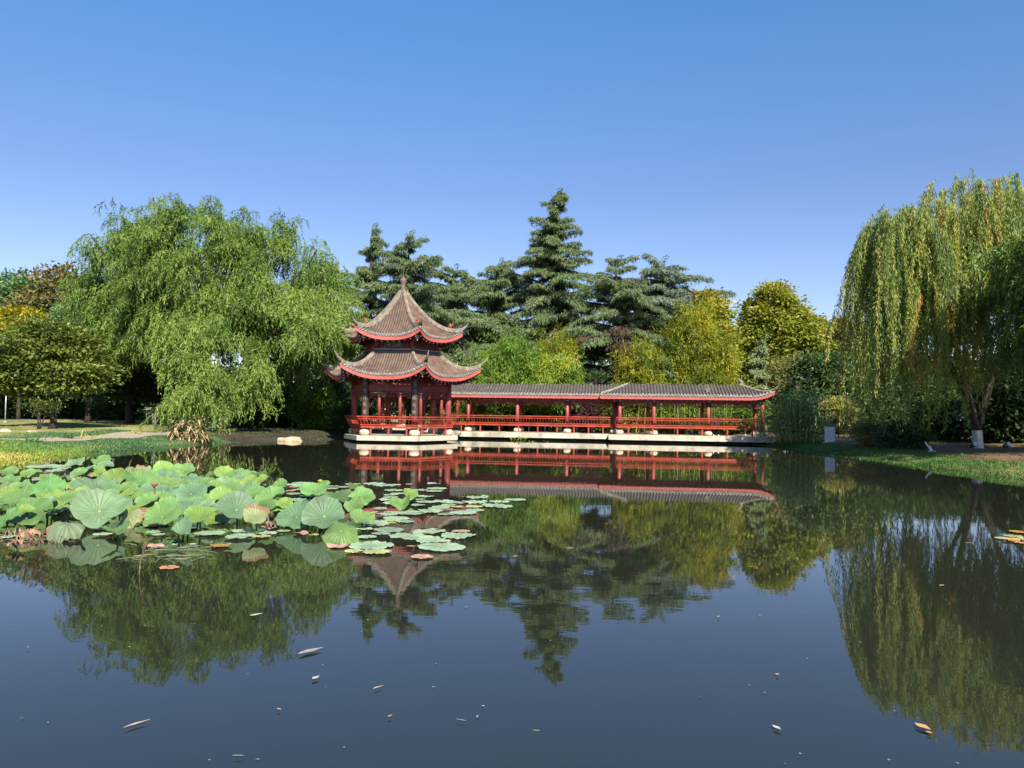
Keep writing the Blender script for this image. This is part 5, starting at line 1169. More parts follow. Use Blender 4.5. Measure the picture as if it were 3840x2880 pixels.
CLR = {'w': (0.17, 0.215, 0.12), 'g': (0.150, 0.275, 0.080), 'y': (0.215, 0.335, 0.075), 'b': (0.155, 0.255, 0.130), 'd': (0.27, 0.31, 0.14), 'n': (0.105, 0.17, 0.06)}
CW = {'g': 'green', 'y': 'yellow-green', 'b': 'blue-green', 'd': 'brown-edged', 'n': 'dark green', 'w': 'wilted grey-green', 'r': 'withered brown'}
def z4(l): return [(x*.3617, 1650+y*.3617, w_*.3617, h*.3617, c, *e) for x, y, w_, h, c, *e in l]
def z5(l): return [(700+x*.3165, 1650+y*.3165, w_*.3165, h*.3165, c, *e) for x, y, w_, h, c, *e in l]
LOT = z4([(780, 235, 185, 80, 'b', 'S'), (1055, 212, 190, 72, 'g'), (1100, 260, 150, 60, 'b'), (850, 335, 215, 100, 'b'), (1185, 385, 240, 200, 'y'), (1340, 322, 110, 95, 'g'), (1450, 315, 210, 80, 'd'), (1700, 300, 215, 90, 'y'),
          (1895, 310, 220, 140, 'g'), (1835, 368, 120, 75, 'y'), (1480, 425, 330, 165, 'g'), (1720, 362, 170, 65, 'b'), (1775, 445, 240, 115, 'g'), (1995, 405, 190, 80, 'b'), (80, 335, 185, 75, 'g'), (320, 370, 225, 100, 'g', 'T'),
          (30, 495, 150, 110, 'd'), (190, 485, 230, 110, 'g'), (95, 405, 180, 65, 'b'), (480, 490, 360, 180, 'g'), (790, 445, 200, 110, 'y'), (590, 410, 170, 70, 'g'), (1000, 500, 430, 180, 'b'), (1030, 700, 480, 330, 'b'),
          (1330, 755, 365, 230, 'd', 'D'), (1480, 585, 210, 115, 'g'), (1695, 545, 260, 140, 'b'), (1640, 645, 320, 160, 'g'), (1680, 775, 350, 195, 'g'), (1980, 540, 290, 190, 'b'), (1950, 705, 330, 165, 'b'), (2070, 770, 300, 175, 'y'),
          (165, 610, 340, 190, 'g'), (310, 745, 450, 220, 'g'), (70, 805, 260, 170, 'g'), (400, 620, 190, 90, 'y'), (705, 610, 260, 135, 'g'), (640, 775, 220, 120, 'w', 'C'), (690, 935, 330, 170, 'w', 'C'), (300, 925, 230, 120, 'r', 'C'),
          (1310, 560, 130, 70, 'y', 'N'), (1345, 612, 210, 60, 'g'), (2150, 480, 160, 60, 'g'), (2165, 600, 120, 100, 'g'), (1850, 965, 300, 105, 'b', 'F'), (1220, 955, 240, 65, 'g', 'F'), (560, 600, 140, 90, 'r', 'C'), (690, 555, 110, 110, 'r', 'C'),
          (160, 1040, 150, 50, 'r', 'C'), (700, 700, 180, 90, 'w', 'C'), (960, 350, 100, 50, 'r', 'C'), (1010, 300, 120, 60, 'g')])
LOT += z5([(450, 388, 225, 150, 'y'), (280, 412, 150, 95, 'n'), (600, 432, 250, 85, 'g'), (725, 412, 165, 90, 'g'), (860, 420, 170, 65, 'n'), (885, 482, 215, 110, 'y'), (480, 535, 245, 120, 'g'), (690, 512, 290, 95, 'y'), (750, 585, 250, 105, 'b'),
           (820, 630, 250, 115, 'g'), (430, 665, 280, 125, 'y', 'N'), (1000, 685, 375, 210, 'g'), (590, 795, 465, 280, 'b'), (820, 880, 280, 210, 'd'), (330, 950, 325, 105, 'y', 'L'), (1110, 518, 165, 115, 'g', 'T'), (1530, 592, 345, 125, 'g'),
           (1300, 880, 415, 310, 'b'), (1630, 870, 460, 320, 'b'), (1830, 1050, 395, 270, 'g', 'D'), (2000, 572, 180, 85, 'n'), (1790, 690, 350, 110, 'n', 'N'), (2080, 662, 295, 165, 'g'), (1995, 765, 220, 150, 'g'), (2075, 912, 285, 125, 'g'),
           (1390, 1030, 130, 80, 'd', 'L'), (1020, 960, 150, 60, 'r', 'C'), (1180, 840, 110, 90, 'r', 'C')])
LOT += [(1507, 1891, 76, 42, 'g', 'F'), (1536, 1851, 54, 36, 'y', 'N')]
def ordw(i):
    o_ = ['first', 'second', 'third', 'fourth', 'fifth', 'sixth', 'seventh', 'eighth', 'ninth', 'tenth', 'eleventh', 'twelfth', 'thirteenth', 'fourteenth', 'fifteenth', 'sixteenth', 'seventeenth', 'eighteenth', 'nineteenth', 'twentieth']
    if i < 20: return o_[i]
    return 'twenty-'+o_[i-20]
for i in range(78):
    px = rng.uniform(10, 1080); py = rng.uniform(1775, 1925)-0.02*abs(px-500); w_ = rng.uniform(45, 78)*(0.7+0.5*(py-1770)/150)
    if px > 900 and py < 1830: continue
    LOT.append((px, py, w_, w_*rng.uniform(0.38, 0.6), 'gggbby'[rng.integers(0, 6)], '' if rng.random() < 0.8 else 'N'))
recs = []
for e in LOT:
    px, py, w_, h_, c = e[:5]; fl = e[5] if len(e) > 5 else ''
    zc = (0.13+0.10*rng.random()) if fl not in ('L', 'C', 'F') else (0.03 if fl == 'L' else 0.10)
    P = gnd(px, py+h_*0.12, zc); D = P[1]
    r_ = 0.5*w_/F*D*1.06
    ratio = min(0.95, h_/w_/1.02); tau = math.asin(ratio)-math.atan2(CAM[2]-zc, D)
    tau = max(0.0, min(R(62), tau+R(7)*rng.random()))
    if fl == 'C': tau *= 0.5; zc += 0.10*(c == 'w')
    need = r_*math.sin(tau)*0.86+0.015                      # keep the lower rim above the water
    if fl != 'L' and zc < need: zc = need; P = gnd(px, py+h_*0.12, zc)
    recs.append([px, py, P, r_, tau, c, fl, zc])
recs.sort(key=lambda q: q[2][1])
nrow = 6; per = math.ceil(len(recs)/nrow)
rown = ['front', 'second', 'third', 'fourth', 'fifth', 'back']
firstblade = None
for ri in range(nrow):
    row = sorted(recs[ri*per:(ri+1)*per], key=lambda q: q[0])
    for i, (px, py, P, r_, tau, c, fl, zc) in enumerate(row):
        sz = 'large' if r_ > 0.30 else 'medium' if r_ > 0.2 else 'small'
        st = {'C': 'crumpled', 'D': 'drooping', 'F': 'folded', 'L': 'floating'}.get(fl, 'upright' if tau > R(32) else 'flat')
        lab = '%s %s %s lotus leaf, %s from left in %s row of the bed' % (sz, CW[c], st, ordw(i), 'the '+rown[ri] if False else rown[ri])
        t = thing('lotus_leaf', (P[0], P[1], 0.0), lab, 'lotus leaf', 'lotus leaves in the pond')
        me = {'C': LCR2 if c == 'r' else LWILT, 'D': LDROOP, 'F': LFOLD, 'N': LB[3]}.get(fl) or LB[rng.integers(0, len(LB))]
        b_ = bpy.data.objects.new('blade', me); COL.objects.link(b_); b_.parent = t; b_.location = (0, 0, zc)
        yaw = rng.normal(0, 0.35); b_.rotation_euler = (Matrix.Rotation(yaw, 3, 'Z') @ Matrix.Rotation(tau, 3, 'X') @ Matrix.Rotation(rng.normal(0, 0.10), 3, 'Y') @ Matrix.Rotation(rng.random()*6.28, 3, 'Z')).to_euler()
        s = r_; b_.scale = (s, s, s)
        cl = CLR.get(c, (0.2, 0.2, 0.1)); k = 1+rng.normal(0, 0.10); b_.color = (cl[0]*k*(1+rng.normal(0, .06)), cl[1]*k, cl[2]*k, 0.78 if c == 'd' else 0.62 if c == 'w' else (0.2 if rng.random() < 0.8 else 0.5))
        sm = bpy.data.objects.new('stem', STEM); COL.objects.link(sm); sm.parent = t; sm.location = (0, 0, zc-0.01*s); sm.scale = (1, 1, zc+0.25)
# lily pads
def pad_mesh(name, ser, notch, sd_, wv=0.02, curl=0.0):
    r_ = np.random.default_rng(sd_); seg = 48; rings = 5; am = r_.random(3)*6.28; V = [(0, 0, 0.0)]
    for i in range(1, rings+1):
        q = i/rings
        for k in range(seg):
            th = notch/2+(2*PI-notch)*k/(seg-1)
            rr = q*(1+ser*(0.6*math.sin(19*th+am[0])+0.4*math.sin(31*th+am[2]))*(q > 0.85)+0.03*math.sin(2*th+am[1]))
            V.append((rr*math.cos(th), rr*math.sin(th), wv*q*math.sin(6*th+am[2])+curl*q**3*max(0, math.sin(2*th+am[1]))+0.6*ser*q**4*math.sin(15*th)))
    Fs = [(0, 1+k, 2+k) for k in range(seg-1)]
    for i in range(rings-1):
        a = 1+i*seg; b_ = a+seg; Fs += [(a+k, b_+k, b_+k+1, a+k+1) for k in range(seg-1)]
    me = bpy.data.meshes.new(name); me.from_pydata(V, [], Fs); me.polygons.foreach_set('use_smooth', np.full(len(Fs), True)); me.update(); me.materials.append(m_pad); return me
PM = [pad_mesh('lily_pad', 0.045, 0.10, 1), pad_mesh('lily_pad', 0.03, 0.16, 2, 0.03), pad_mesh('lily_pad', 0.055, 0.06, 3, 0.02, 0.10), pad_mesh('lily_pad', 0.02, 0.2, 4, 0.012), pad_mesh('lily_pad', 0.0, 0.3, 5, 0.03, 0.25)]
PC = {'g': (0.30, 0.40, 0.235), 'y': (0.38, 0.40, 0.15), 'p': (0.52, 0.30, 0.22), 'o': (0.48, 0.24, 0.05), 's': (0.58, 0.25, 0.12), 'w': (0.55, 0.52, 0.45), 'n': (0.22, 0.13, 0.07)}
PW = {'g': 'pale green', 'y': 'yellowish', 'p': 'pinkish', 'o': 'orange', 's': 'salmon-brown', 'w': 'whitish', 'n': 'brown'}
def zz(l, ox, oy, sc): return [(ox+x*sc, oy+y*sc, w_*sc, c[0] if c else 'g') for x, y, w_, *c in l]
PADS = zz([(325, 110, 240), (465, 130, 290), (640, 120, 70, 'p'), (740, 111, 80, 'w'), (1030, 105, 160, 'w'), (560, 190, 220), (1070, 170, 230), (870, 188, 180), (1040, 202, 200), (600, 230, 170), (520, 245, 170), (520, 272, 170), (945, 268, 200), (870, 300, 110),
    (530, 305, 290), (560, 338, 250), (940, 330, 250), (1140, 310, 250), (1290, 328, 260), (1520, 322, 290), (1525, 266, 310), (1815, 317, 240), (1995, 295, 250), (1785, 368, 370), (1510, 378, 200, 'y'), (1120, 380, 220), (1300, 379, 150, 'y'), (1460, 364, 90, 'n'),
    (850, 370, 170), (1215, 359, 180), (1070, 410, 210), (940, 430, 190), (1215, 412, 90, 'p'), (740, 457, 370), (1010, 440, 260), (1170, 465, 190), (1380, 448, 320), (1520, 420, 210), (480, 480, 240), (500, 447, 120), (590, 512, 310), (540, 540, 180, 'y'),
    (695, 552, 215), (400, 562, 170), (535, 568, 110, 'y'), (400, 402, 160), (320, 598, 370), (215, 650, 190), (500, 648, 360), (410, 698, 220), (240, 735, 230), (970, 668, 390), (745, 730, 470), (1325, 728, 390), (1350, 678, 210, 'p'), (1025, 785, 420), (1125, 857, 560),
    (895, 972, 260, 'p'), (290, 838, 530), (360, 915, 340, 'y'), (90, 910, 215, 'y')], 1300, 1780, .3165)
PADS += zz([(620, 378, 360, 'p'), (500, 405, 200, 'y'), (1110, 425, 320, 'p'), (600, 515, 300), (640, 566, 220), (1490, 540, 470), (570, 733, 320, 'p'), (1670, 740, 330, 'o'), (1970, 600, 430), (2050, 505, 380), (815, 1090, 310, 's'), (920, 728, 90, 'w'), (1210, 720, 110, 'w')], 450, 1880, .226)
PADS += zz([(60, 380, 400), (450, 340, 330), (340, 405, 300, 'y'), (460, 275, 300, 'p'), (725, 308, 220), (1010, 358, 240, 'p'), (1220, 385, 170, 'y'), (1640, 562, 390, 'p'), (2060, 410, 260)], 900, 1920, .226)
PADS += zz([(1250, 275, 330), (1220, 300, 430), (750, 335, 300), (1150, 385, 170), (1740, 330, 230), (1740, 365, 220), (2090, 295, 260), (1930, 342, 200), (1900, 420, 180), (1110, 452, 240), (1350, 492, 280), (1130, 552, 350), (980, 642, 240), (820, 692, 180), (640, 330, 180, 'p'), (1130, 345, 200, 'p'), (1040, 400, 200, 'p'), (1270, 340, 190, 'p')], 850, 1750, .226)
PADS += zz([(750, 303, 580), (815, 256, 190, 'p'), (1000, 325, 330), (920, 375, 300), (790, 402, 200, 'p'), (760, 437, 200), (700, 500, 280), (640, 530, 240), (1010, 350, 240)], 0, 1680, .226)
PADS += zz([(110, 738, 260), (1130, 640, 240, 'p'), (1700, 690, 300), (1640, 590, 260, 'p')], 0, 1850, .226)
PADS += [(3765, 2018, 60, 'y'), (3800, 2010, 62, 'y'), (3790, 2026, 60, 'o'), (3822, 1996, 66, 'o'), (3826, 2022, 60, 'y'), (3832, 2036, 52, 's')]
pr_ = []
for px, py, w_, c in PADS:
    P = gnd(px, py, 0.012); pr_.append((px, P, 0.5*w_/F*P[1], c))
pr_.sort(key=lambda q: q[1][1]); cnt = {}
bands = [(0, 'nearest the camera'), (10.2, 'just beyond the nearest pads'), (11.8, 'in the middle of the pads'), (13.5, 'toward the back'), (15.2, 'in the back'), (17.2, 'in the farthest scatter')]
grp = {}
for q in pr_:
    bi_ = max(i for i, b_ in enumerate(bands) if q[1][1] >= b_[0])
    if q[0] > 3700: bi_ = 99
    grp.setdefault((bi_, q[3]), []).append(q)
bn = ['nearest band', 'second band', 'third band', 'fourth band', 'fifth band', 'farthest band']
zi = 0
for (bi_, c), l in grp.items():
    l.sort(key=lambda q: q[0])
    for i, (px, P, r_, c_) in enumerate(l):
        if bi_ == 99: lab = '%s lily pad, %s of its colour in the clump at right edge' % (PW[c], ordw(i))
        elif len(l) == 1: lab = 'only %s lily pad in the %s of pads' % (PW[c], bn[bi_])
        else: lab = '%s lily pad, %s from left of that colour in the %s of pads' % (PW[c], ordw(i), bn[bi_])
        o = bpy.data.objects.new('lily_pad', PM[rng.integers(0, 4) if c in 'gy' else rng.integers(1, 5)]); COL.objects.link(o)
        zi += 1; o.location = (P[0], P[1], 0.010+0.0009*(zi % 22)); o.rotation_euler = (rng.normal(0, 0.015), rng.normal(0, 0.015), rng.random()*6.28); o.scale = (r_*1.02, r_*1.02, r_)
        cl = PC[c]; k = 1+rng.normal(0, 0.09); o.color = (cl[0]*k, cl[1]*k, cl[2]*k, 0.62 if (c in 'gy' and rng.random() < 0.45) else (0.85 if c == 'p' else 0.3))
        tag(o, lab, 'lily pad', 'lily pads floating on the pond')
# pond-lily flower, lotus bud and seed head
P = gnd(1201, 1808, 0.05); t = thing('pond_flower', (P[0], P[1], 0.0), 'bright yellow pond flower standing by itself behind the pads', 'flower')
m_yel = surf('yellow_petal', [(0.3, (0.70, 0.48, 0.01)), (0.7, (0.85, 0.66, 0.02))], scale=6, rough=0.45)
mb = MB()
for ring_, (n, tilt, s) in enumerate(((7, 0.35, 0.07), (6, 0.85, 0.062))):
    for i in range(n):
        th = 2*PI*i/n+ring_*0.4; d = np.array([math.cos(th)*math.cos(tilt), math.sin(th)*math.cos(tilt), math.sin(tilt)]); sd_ = np.array([-math.sin(th), math.cos(th), 0]); c = np.array([P[0], P[1], 0.045])
        mb.add([c, c+d*s*.5+sd_*s*.36, c+d*s+np.array([0, 0, s*.3]), c+d*s*.5-sd_*s*.36], [(0, 1, 2, 3)])
mb.lathe([(0.004, 0), (0.03, 0.01), (0.03, 0.04), (0.01, 0.05)], (P[0], P[1], 0.045), 10)
mb.build('petals', m_yel, t, smooth=True); MB().tube([(P[0], P[1], -0.3), (P[0], P[1], 0.05)], 0.008, 6).build('stem', m_stem, t)
P = gnd(579, 1820, 0.42); zc = 0.45; t = thing('lotus_seed_head', (P[0], P[1], 0.0), 'reddish brown lotus seed head above the leaves in the bed', 'seed head')
MB().lathe([(0.012, -0.07), (0.028, -0.045), (0.048, -0.012), (0.05, 0.0), (0.04, 0.006), (0.0, 0.004)], (P[0], P[1], zc), 14).build('head', surf('seed_head', [(0.3, (0.22, 0.07, 0.045)), (0.7, (0.42, 0.15, 0.10))], scale=9, rough=0.8), t, smooth=True)
MB().tube([(P[0]+0.03, P[1], -0.3), (P[0]+0.01, P[1], 0.2), (P[0], P[1], zc-0.06)], 0.009, 6).build('stem', m_stem, t)
for px, py, lab in ((480, 1740, 'curled tan lotus leaf stub standing at the back of the bed, left one'), (415, 1732, 'curled pale lotus leaf stub at the back, beside the blue-green leaves'), (520, 2072, 'thin bent stalk of a withered lotus standing in front of the bed')):
    P = gnd(px, py, 0.2); t = thing('lotus_stub', (P[0], P[1], 0), lab, 'lotus stub'); mb = MB(); mb.tube([(P[0], P[1], -0.2), (P[0]+0.02, P[1], 0.12), (P[0]+0.06, P[1], 0.26), (P[0]+0.12, P[1], 0.34)], [0.006, 0.007, 0.013, 0.008], 8); mb.build('curl', m_lotusdry, t, smooth=True)

# withered stalks tangled at the front left of the bed
for i, (px, py, lab) in enumerate([(190, 2035, 'tangle of withered lotus stalks beside the wilted leaves at the front'), (60, 2020, 'brown withered stalks at the left edge of the bed'), (660, 2095, 'floating bits of dry stalk in front of the bed'), (640, 2060, 'raft of drifting weed in front of the lotus bed')]):
    P = gnd(px, py, 0); mb = MB(); n = 22 if i < 2 else 16
    for j in range(n):
        a = P+np.array([rng.normal(0, .22), rng.normal(0, .12), 0.0 if i < 2 else 0.008]); az = rng.random()*6.28; l_ = rng.uniform(.1, .32); hh = rng.uniform(0.0, .14) if i < 2 else 0.006
        mb.tube([a, a+np.array([math.cos(az)*l_*.5, math.sin(az)*l_*.5, hh]), a+np.array([math.cos(az)*l_, math.sin(az)*l_, hh*0.3])], [0.0045, 0.004, 0.002], 5)
    o = mb.build('lotus_debris', m_lotusdry if i < 2 else m_lotusgrey); o['label'] = lab; o['category'] = 'plant debris'; o['group'] = 'dry lotus debris'

# leaves drifting on the open water: x, y, length in photograph pixels, colour, slenderness, turn
m_plume_ = leafmat('speck', G((0.0, (0.10, 0.09, 0.05)), (1.0, (0.40, 0.38, 0.30))), 0.1, gain=1.0)
m_fl = {'t': surf('tan_leaf', [(0.3, (0.40, 0.26, 0.12)), (0.7, (0.58, 0.42, 0.22))], scale=20), 'w': surf('pale_leaf', [(0.3, (0.34, 0.31, 0.25)), (0.7, (0.52, 0.49, 0.42))], scale=20), 'o': surf('orange_leaf', [(0.3, (0.48, 0.20, 0.06)), (0.7, (0.60, 0.34, 0.12))], scale=20),
        'b': surf('grey_brown_leaf', [(0.3, (0.16, 0.12, 0.10)), (0.6, (0.38, 0.32, 0.28)), (0.75, (0.5, 0.45, 0.4))], scale=16), 'g': surf('green_bit', [(0.3, (0.16, 0.26, 0.12)), (0.7, (0.3, 0.4, 0.22))], scale=20)}
FLT = [(513, 2720, 80, 't', .10, 25, 'long slender tan leaf drifting at lower left'), (1165, 2446, 92, 'b', .24, 18, 'large curled grey-brown leaf drifting below the willow reflection'), (960, 2309, 44, 'w', .32, 15, 'whitish curled leaf on the willow reflection'), (1185, 2546, 24, 'w', .40, 35, 'small pale oval leaf below the grey-brown leaf'),
       (1418, 2582, 40, 't', .14, 20, 'thin tan leaf in the open water centre left'), (893, 2840, 52, 'g', .10, 0, 'green twin leaflet at the bottom of the pond view'), (1046, 2664, 24, 't', .22, -12, 'short tan leaf left of centre near the bottom'), (1730, 2706, 44, 'g', .10, -8, 'thin green sprig near the bottom centre'), (2915, 2533, 18, 'o', .75, 0, 'round cream-orange leaf in the open water at right'),
       (2912, 2734, 28, 'w', .32, -38, 'pale willow leaf at lower right'), (3460, 2731, 40, 'o', .40, -42, 'large orange leaf below the right willow reflection'), (3484, 2752, 22, 'o', .40, -20, 'small yellow-orange leaf just beside the large orange leaf'), (2138, 2058, 32, 'o', .35, 5, 'orange leaf on the cedar reflection'), (1933, 2088, 26, 't', .25, 8, 'yellow leaf on the dark water right of the pads'),
       (3635, 2038, 36, 't', .16, -4, 'pale curled leaf on the willow reflection left of the yellow pads'), (3532, 2198, 30, 't', .3, 6, 'tan leaf on the dark willow reflection'), (105, 2431, 12, 'o', .5, 0, 'tiny orange leaf at the far left of the open water'), (2695, 2315, 18, 'o', .25, 10, 'small tan leaf below the plane tree reflection'), (2850, 2310, 16, 'o', .25, 0, 'tiny tan leaf right of the small tan leaf'),
       (2012, 2745, 28, 't', .12, 0, 'thin tan stalk near the bottom centre'), (1463, 2690, 16, 'o', .3, 30, 'small orange leaf right of the thin tan leaf'), (1812, 2652, 12, 'w', .5, 0, 'tiny pale leaf near the tip of the cedar reflection'), (1380, 2328, 10, 'w', .5, 0, 'tiny pale fleck beside the spire reflection'), (545, 2085, 90, 't', .12, 8, 'long dry blade floating in front of the lotus bed'), (1543, 2051, 48, 'o', .38, 0, 'curled yellow leaf left of the biggest lily pad'), (1395, 1925, 46, 't', .4, 12, 'crumpled tan leaf among the small pads')]
for px, py, ln, c, sl, rot, lab in FLT:
    P = gnd(px, py, 0.006); L = ln/F*math.hypot(CAM[2], P[1])*0.8; n = 9; V = []
    kf = CAM[2]/math.hypot(CAM[2], P[1])            # a turn looks flattened when seen from the bank
    a = math.atan2(math.sin(R(rot))/kf, math.cos(R(rot))); L /= math.hypot(math.cos(a), math.sin(a)*kf); Wd = L*sl
    for i in range(n):
        u = i/(n-1); wv_ = math.sin(PI*u**0.85)*Wd*0.55*(1+0.15*math.sin(u*9+px))+0.001
        for sg in (-1, 0, 1): V.append((L*(u-0.5), sg*wv_+0.06*L*math.sin(u*3), 0.010+0.05*Wd*abs(sg)+0.04*L*(u-0.5)**2))
    Fs = [(i*3+j, i*3+j+1, (i+1)*3+j+1, (i+1)*3+j) for i in range(n-1) for j in range(2)]
    me = bpy.data.meshes.new('fallen_leaf'); me.from_pydata(V, [], Fs); me.update(); o = link('fallen_leaf', me, m_fl[c]); o.location = (P[0], P[1], 0.004); o.rotation_euler = (0, 0, a)
    tag(o, lab, 'fallen leaf', 'fallen leaves drifting on the pond')

lv = Leaves(); k = 170; u_ = rnd(k)**1.6; yy = 3.4+u_*30; xx = (rnd(k)-0.5)*yy*1.4; ok = sdist(xx, yy) < -0.3; P = np.stack([xx, yy, 0.004+0.004*rnd(k)], 1)[ok]
lv.quads(P, rn(len(P), 3)*np.array([1, 1, 0]), np.tile([0, 0, 1.0], (len(P), 1))+rn(len(P), 3)*0.05, 0.012+0.03*rnd(len(P))**3, 0.007+0.007*rnd(len(P)), rnd(len(P)))
tag(lv.build('floating_specks', m_plume_), 'tiny pale specks and plant bits floating on the pond', 'plant bits', kind='stuff')

# ------------------------------------------------------------------ waterside plants
P0 = gnd(702, 1660, 0.06); t = thing('canna_clump', (P0[0], P0[1], hz(P0[0], P0[1])), 'clump of broad-leaved canna with many dried tan leaves at the edge of the left bank', 'plant')
lv = Leaves(); k = 260; cx, cy = P0[0], P0[1]+0.3
B = np.stack([cx+(rnd(k)-0.5)*1.5, cy+(rnd(k)-0.5)*0.7, 0.12+1.05*rnd(k)**1.4], 1); az = rnd(k)*6.28
lv.strips(B, np.stack([np.cos(az)*0.8, np.sin(az)*0.8, 0.35+0.5*rnd(k)], 1), 0.42+0.3*rnd(k), 0.075+0.04*rnd(k), 0.35+0.4*rnd(k), np.where(rnd(k) < 0.25, 0.75, 0.10+0.30*rnd(k)), wprof=(0.2, 0.75, 1.0, 0.85, 0.5, 0.04))
k = 85; B = np.stack([cx+(rnd(k)-0.5)*1.5, cy-0.15-rnd(k)*0.45, 0.25+0.85*rnd(k)**1.2], 1); az = rnd(k)*6.28
lv.strips(B, np.stack([np.cos(az)*0.7, -0.5+0.6*np.sin(az), 0.1-0.9*rnd(k)], 1), 0.28+0.22*rnd(k), 0.04+0.035*rnd(k), 0.3+0.5*rnd(k), 0.6+0.35*rnd(k), wprof=(0.3, 0.9, 1.0, 0.8, 0.4, 0.04))
lv.build('leaves', m_dry, t)
mb = MB()
for i in range(34): x, y = cx+rng.uniform(-.75, .75), cy+rng.uniform(-.4, .3); mb.tube([(x, y, -0.05), (x+rng.normal(0, .05), y, 0.5), (x+rng.normal(0, .12), y, 1.0)], [0.016, 0.014, 0.008], 5)
mb.build('stems', m_stem, t)
# giant reeds at the end of the corridor
xr_, yr_ = X_(2990, 39.2), 39.2; t = thing('giant_reeds', (xr_, yr_, hz(xr_, yr_)), 'tall clump of giant reeds with feathery plumes at the end of the corridor', 'reeds')
lv = Leaves(); mb = MB(); pl = Leaves()
for i in range(170):
    x = xr_+rng.normal(0, 0.70); y = yr_+rng.normal(0, 0.45); h = rng.uniform(1.5, 2.9)*(1-0.22*abs(x-xr_)); lx = (x-xr_)*0.35+rng.normal(0, .12)
    if x > xr_+0.8: h *= 0.75
    pts = [np.array([x, y, 0.25]), np.array([x+lx*0.3, y, 0.25+h*0.5]), np.array([x+lx, y, 0.25+h])]; mb.tube(pts, [0.014, 0.011, 0.006], 5)
    n = 13; u = (np.arange(n)+1)/n*0.98; C = np.stack([np.interp(u, [0, .5, 1], [p[j] for p in pts]) for j in range(3)], 1); az = rnd(n)*6.28
    lv.strips(C, np.stack([np.cos(az)*0.75, np.sin(az)*0.75, 0.5+0.5*rnd(n)], 1), 0.46+0.34*rnd(n), 0.052, 0.65+0.4*rnd(n), np.where(u < 0.18, 0.95, 0.40+0.5*rnd(n)+0.2*rng.normal()))
lv.build('leaves', m_reed, t); mb.build('stems', m_culm, t)
for px, py in ((3034, 1412), (2919, 1440), (2962, 1432), (2990, 1450)):
    c = at(px, py, 39.3); mb = MB(); mb.tube([(c[0]-0.1, 39.3, 2.2), c-np.array([0, 0, .15])], [0.01, 0.006], 5)
    k = 420 if px == 3034 else 200; u = rnd(k); Pp = c+np.stack([0.04*rn(k)*(1.2-u), 0.04*rn(k), 0.42*(u-0.5)], 1); pl.quads(Pp, rn(k, 3)*0.3+np.array([0.1, 0, 0.7]), rn(k, 3), 0.10, 0.016, 0.25+0.25*rnd(k)); mb.build('plume_stalk', m_culm, t)
m_plume = leafmat('plume', G((0.0, (0.16, 0.10, 0.07)), (1.0, (0.42, 0.31, 0.22))), 0.3)
pl.build('plumes', m_plume, t)
# small tufts on the left bank
for px, py, n, L, tn, lab in ((250, 1640, 60, 0.45, 0.30, 'leafy iris tuft on the left bank in front of the multi-stemmed bush'), (330, 1640, 26, 0.55, 0.85, 'yellowing iris blades beside the pale rock on the left bank'), (120, 1652, 70, 0.40, 0.35, 'broad green tuft at the left end of the bank'), (510, 1628, 30, 0.35, 0.8, 'thin straw-coloured tuft by the path')):
    P = gnd(px*1.0 if px > 0 else px, py, 0.38); t = tag(Leaves().strips(np.array([P[0], P[1], hz(P[0], P[1])])+rn(n, 3)*np.array([0.18, 0.12, 0.0]), rn(n, 3)*np.array([0.5, 0.5, 0.1])+np.array([0, 0, 1.0]), L*(0.6+0.7*rnd(n)), 0.035, 0.35+0.4*rnd(n), tn+0.08*rn(n)).build('iris_tuft', m_grass), lab, 'plant', 'tufts on the left bank')
for px, py, lab, tn in ((1925, 1652, 'yellow-leaved water plant in front of the long corridor', 0.95), (1960, 1652, 'pale green upright leaf beside the yellow water plant', 0.6), (2010, 1657, 'low green sprigs on the water right of the yellow plant', 0.55), (3010, 1650, 'light green rosette at the foot of the giant reeds', 0.62)):
    P = gnd(px, py, 0.0 if px < 2900 else 0.2); n = 9 if px != 2010 else 14; sp = 0.14 if px != 2010 else 0.5; z = 0.0 if px < 2900 else hz(P[0], P[1])
    B = np.array([P[0], P[1], z])+rn(n, 3)*np.array([sp, sp*.5, 0]); lv = Leaves(); hgt_ = 0.38 if px < 2000 else 0.16
    lv.strips(B, rn(n, 3)*np.array([.45, .45, .1])+np.array([0, 0, 1]), hgt_*(0.6+0.6*rnd(n)), 0.09, 0.5, tn+0.05*rn(n), wprof=(0.15, 0.3, 0.9, 1.0, 0.6, 0.05))
    tag(lv.build('water_plant', m_grass), lab, 'plant', 'plants at the foot of the corridors')

# ------------------------------------------------------------------ small bare trees, props and garden things
def bare(px, py, z0, h, label, mat, leafm=None, nst=4, tint=0.5, nleaf=0, spread=0.5):
    P = gnd(px, py, z0); x, y = P[0], P[1]; z = hz(x, y); t = thing('young_tree', (x, y, z), label, 'tree'); mb = MB(); tips = []
    for i in range(nst):
        a = np.array([x+rng.normal(0, .04), y, z-0.03]); m_ = np.array([x+rng.normal(0, spread*.25), y+rng.normal(0, .1), z+h*0.45]); mb.tube([a, (a+m_)/2+rn(3)*0.03, m_], [0.035, 0.03, 0.024], 6)
        for j in range(4):
            e = m_+np.array([rng.normal(0, spread*.6), rng.normal(0, .3), h*rng.uniform(.25, .6)]); p_, r_ = limb(m_, e, 0.02, 0.005, sag=0.12, wob=0.1, k=4); mb.tube(p_, r_, 5, caps=False); tips.append(e)
    mb.build('trunk', mat, t, smooth=True)
    if nleaf:
        lv = Leaves(); C = np.array(tips); clumps(lv, C, rdir(len(C)), nleaf, 0.16, 0.12, 0.07, tint, 0.2, 0.8); lv.build('crown', leafm, t)
    return t
bare(146, 1612, 0.42, 1.2, 'small multi-stemmed dark bush with few leaves on the left lawn', m_bark, m_green, 4, 0.4, 40)
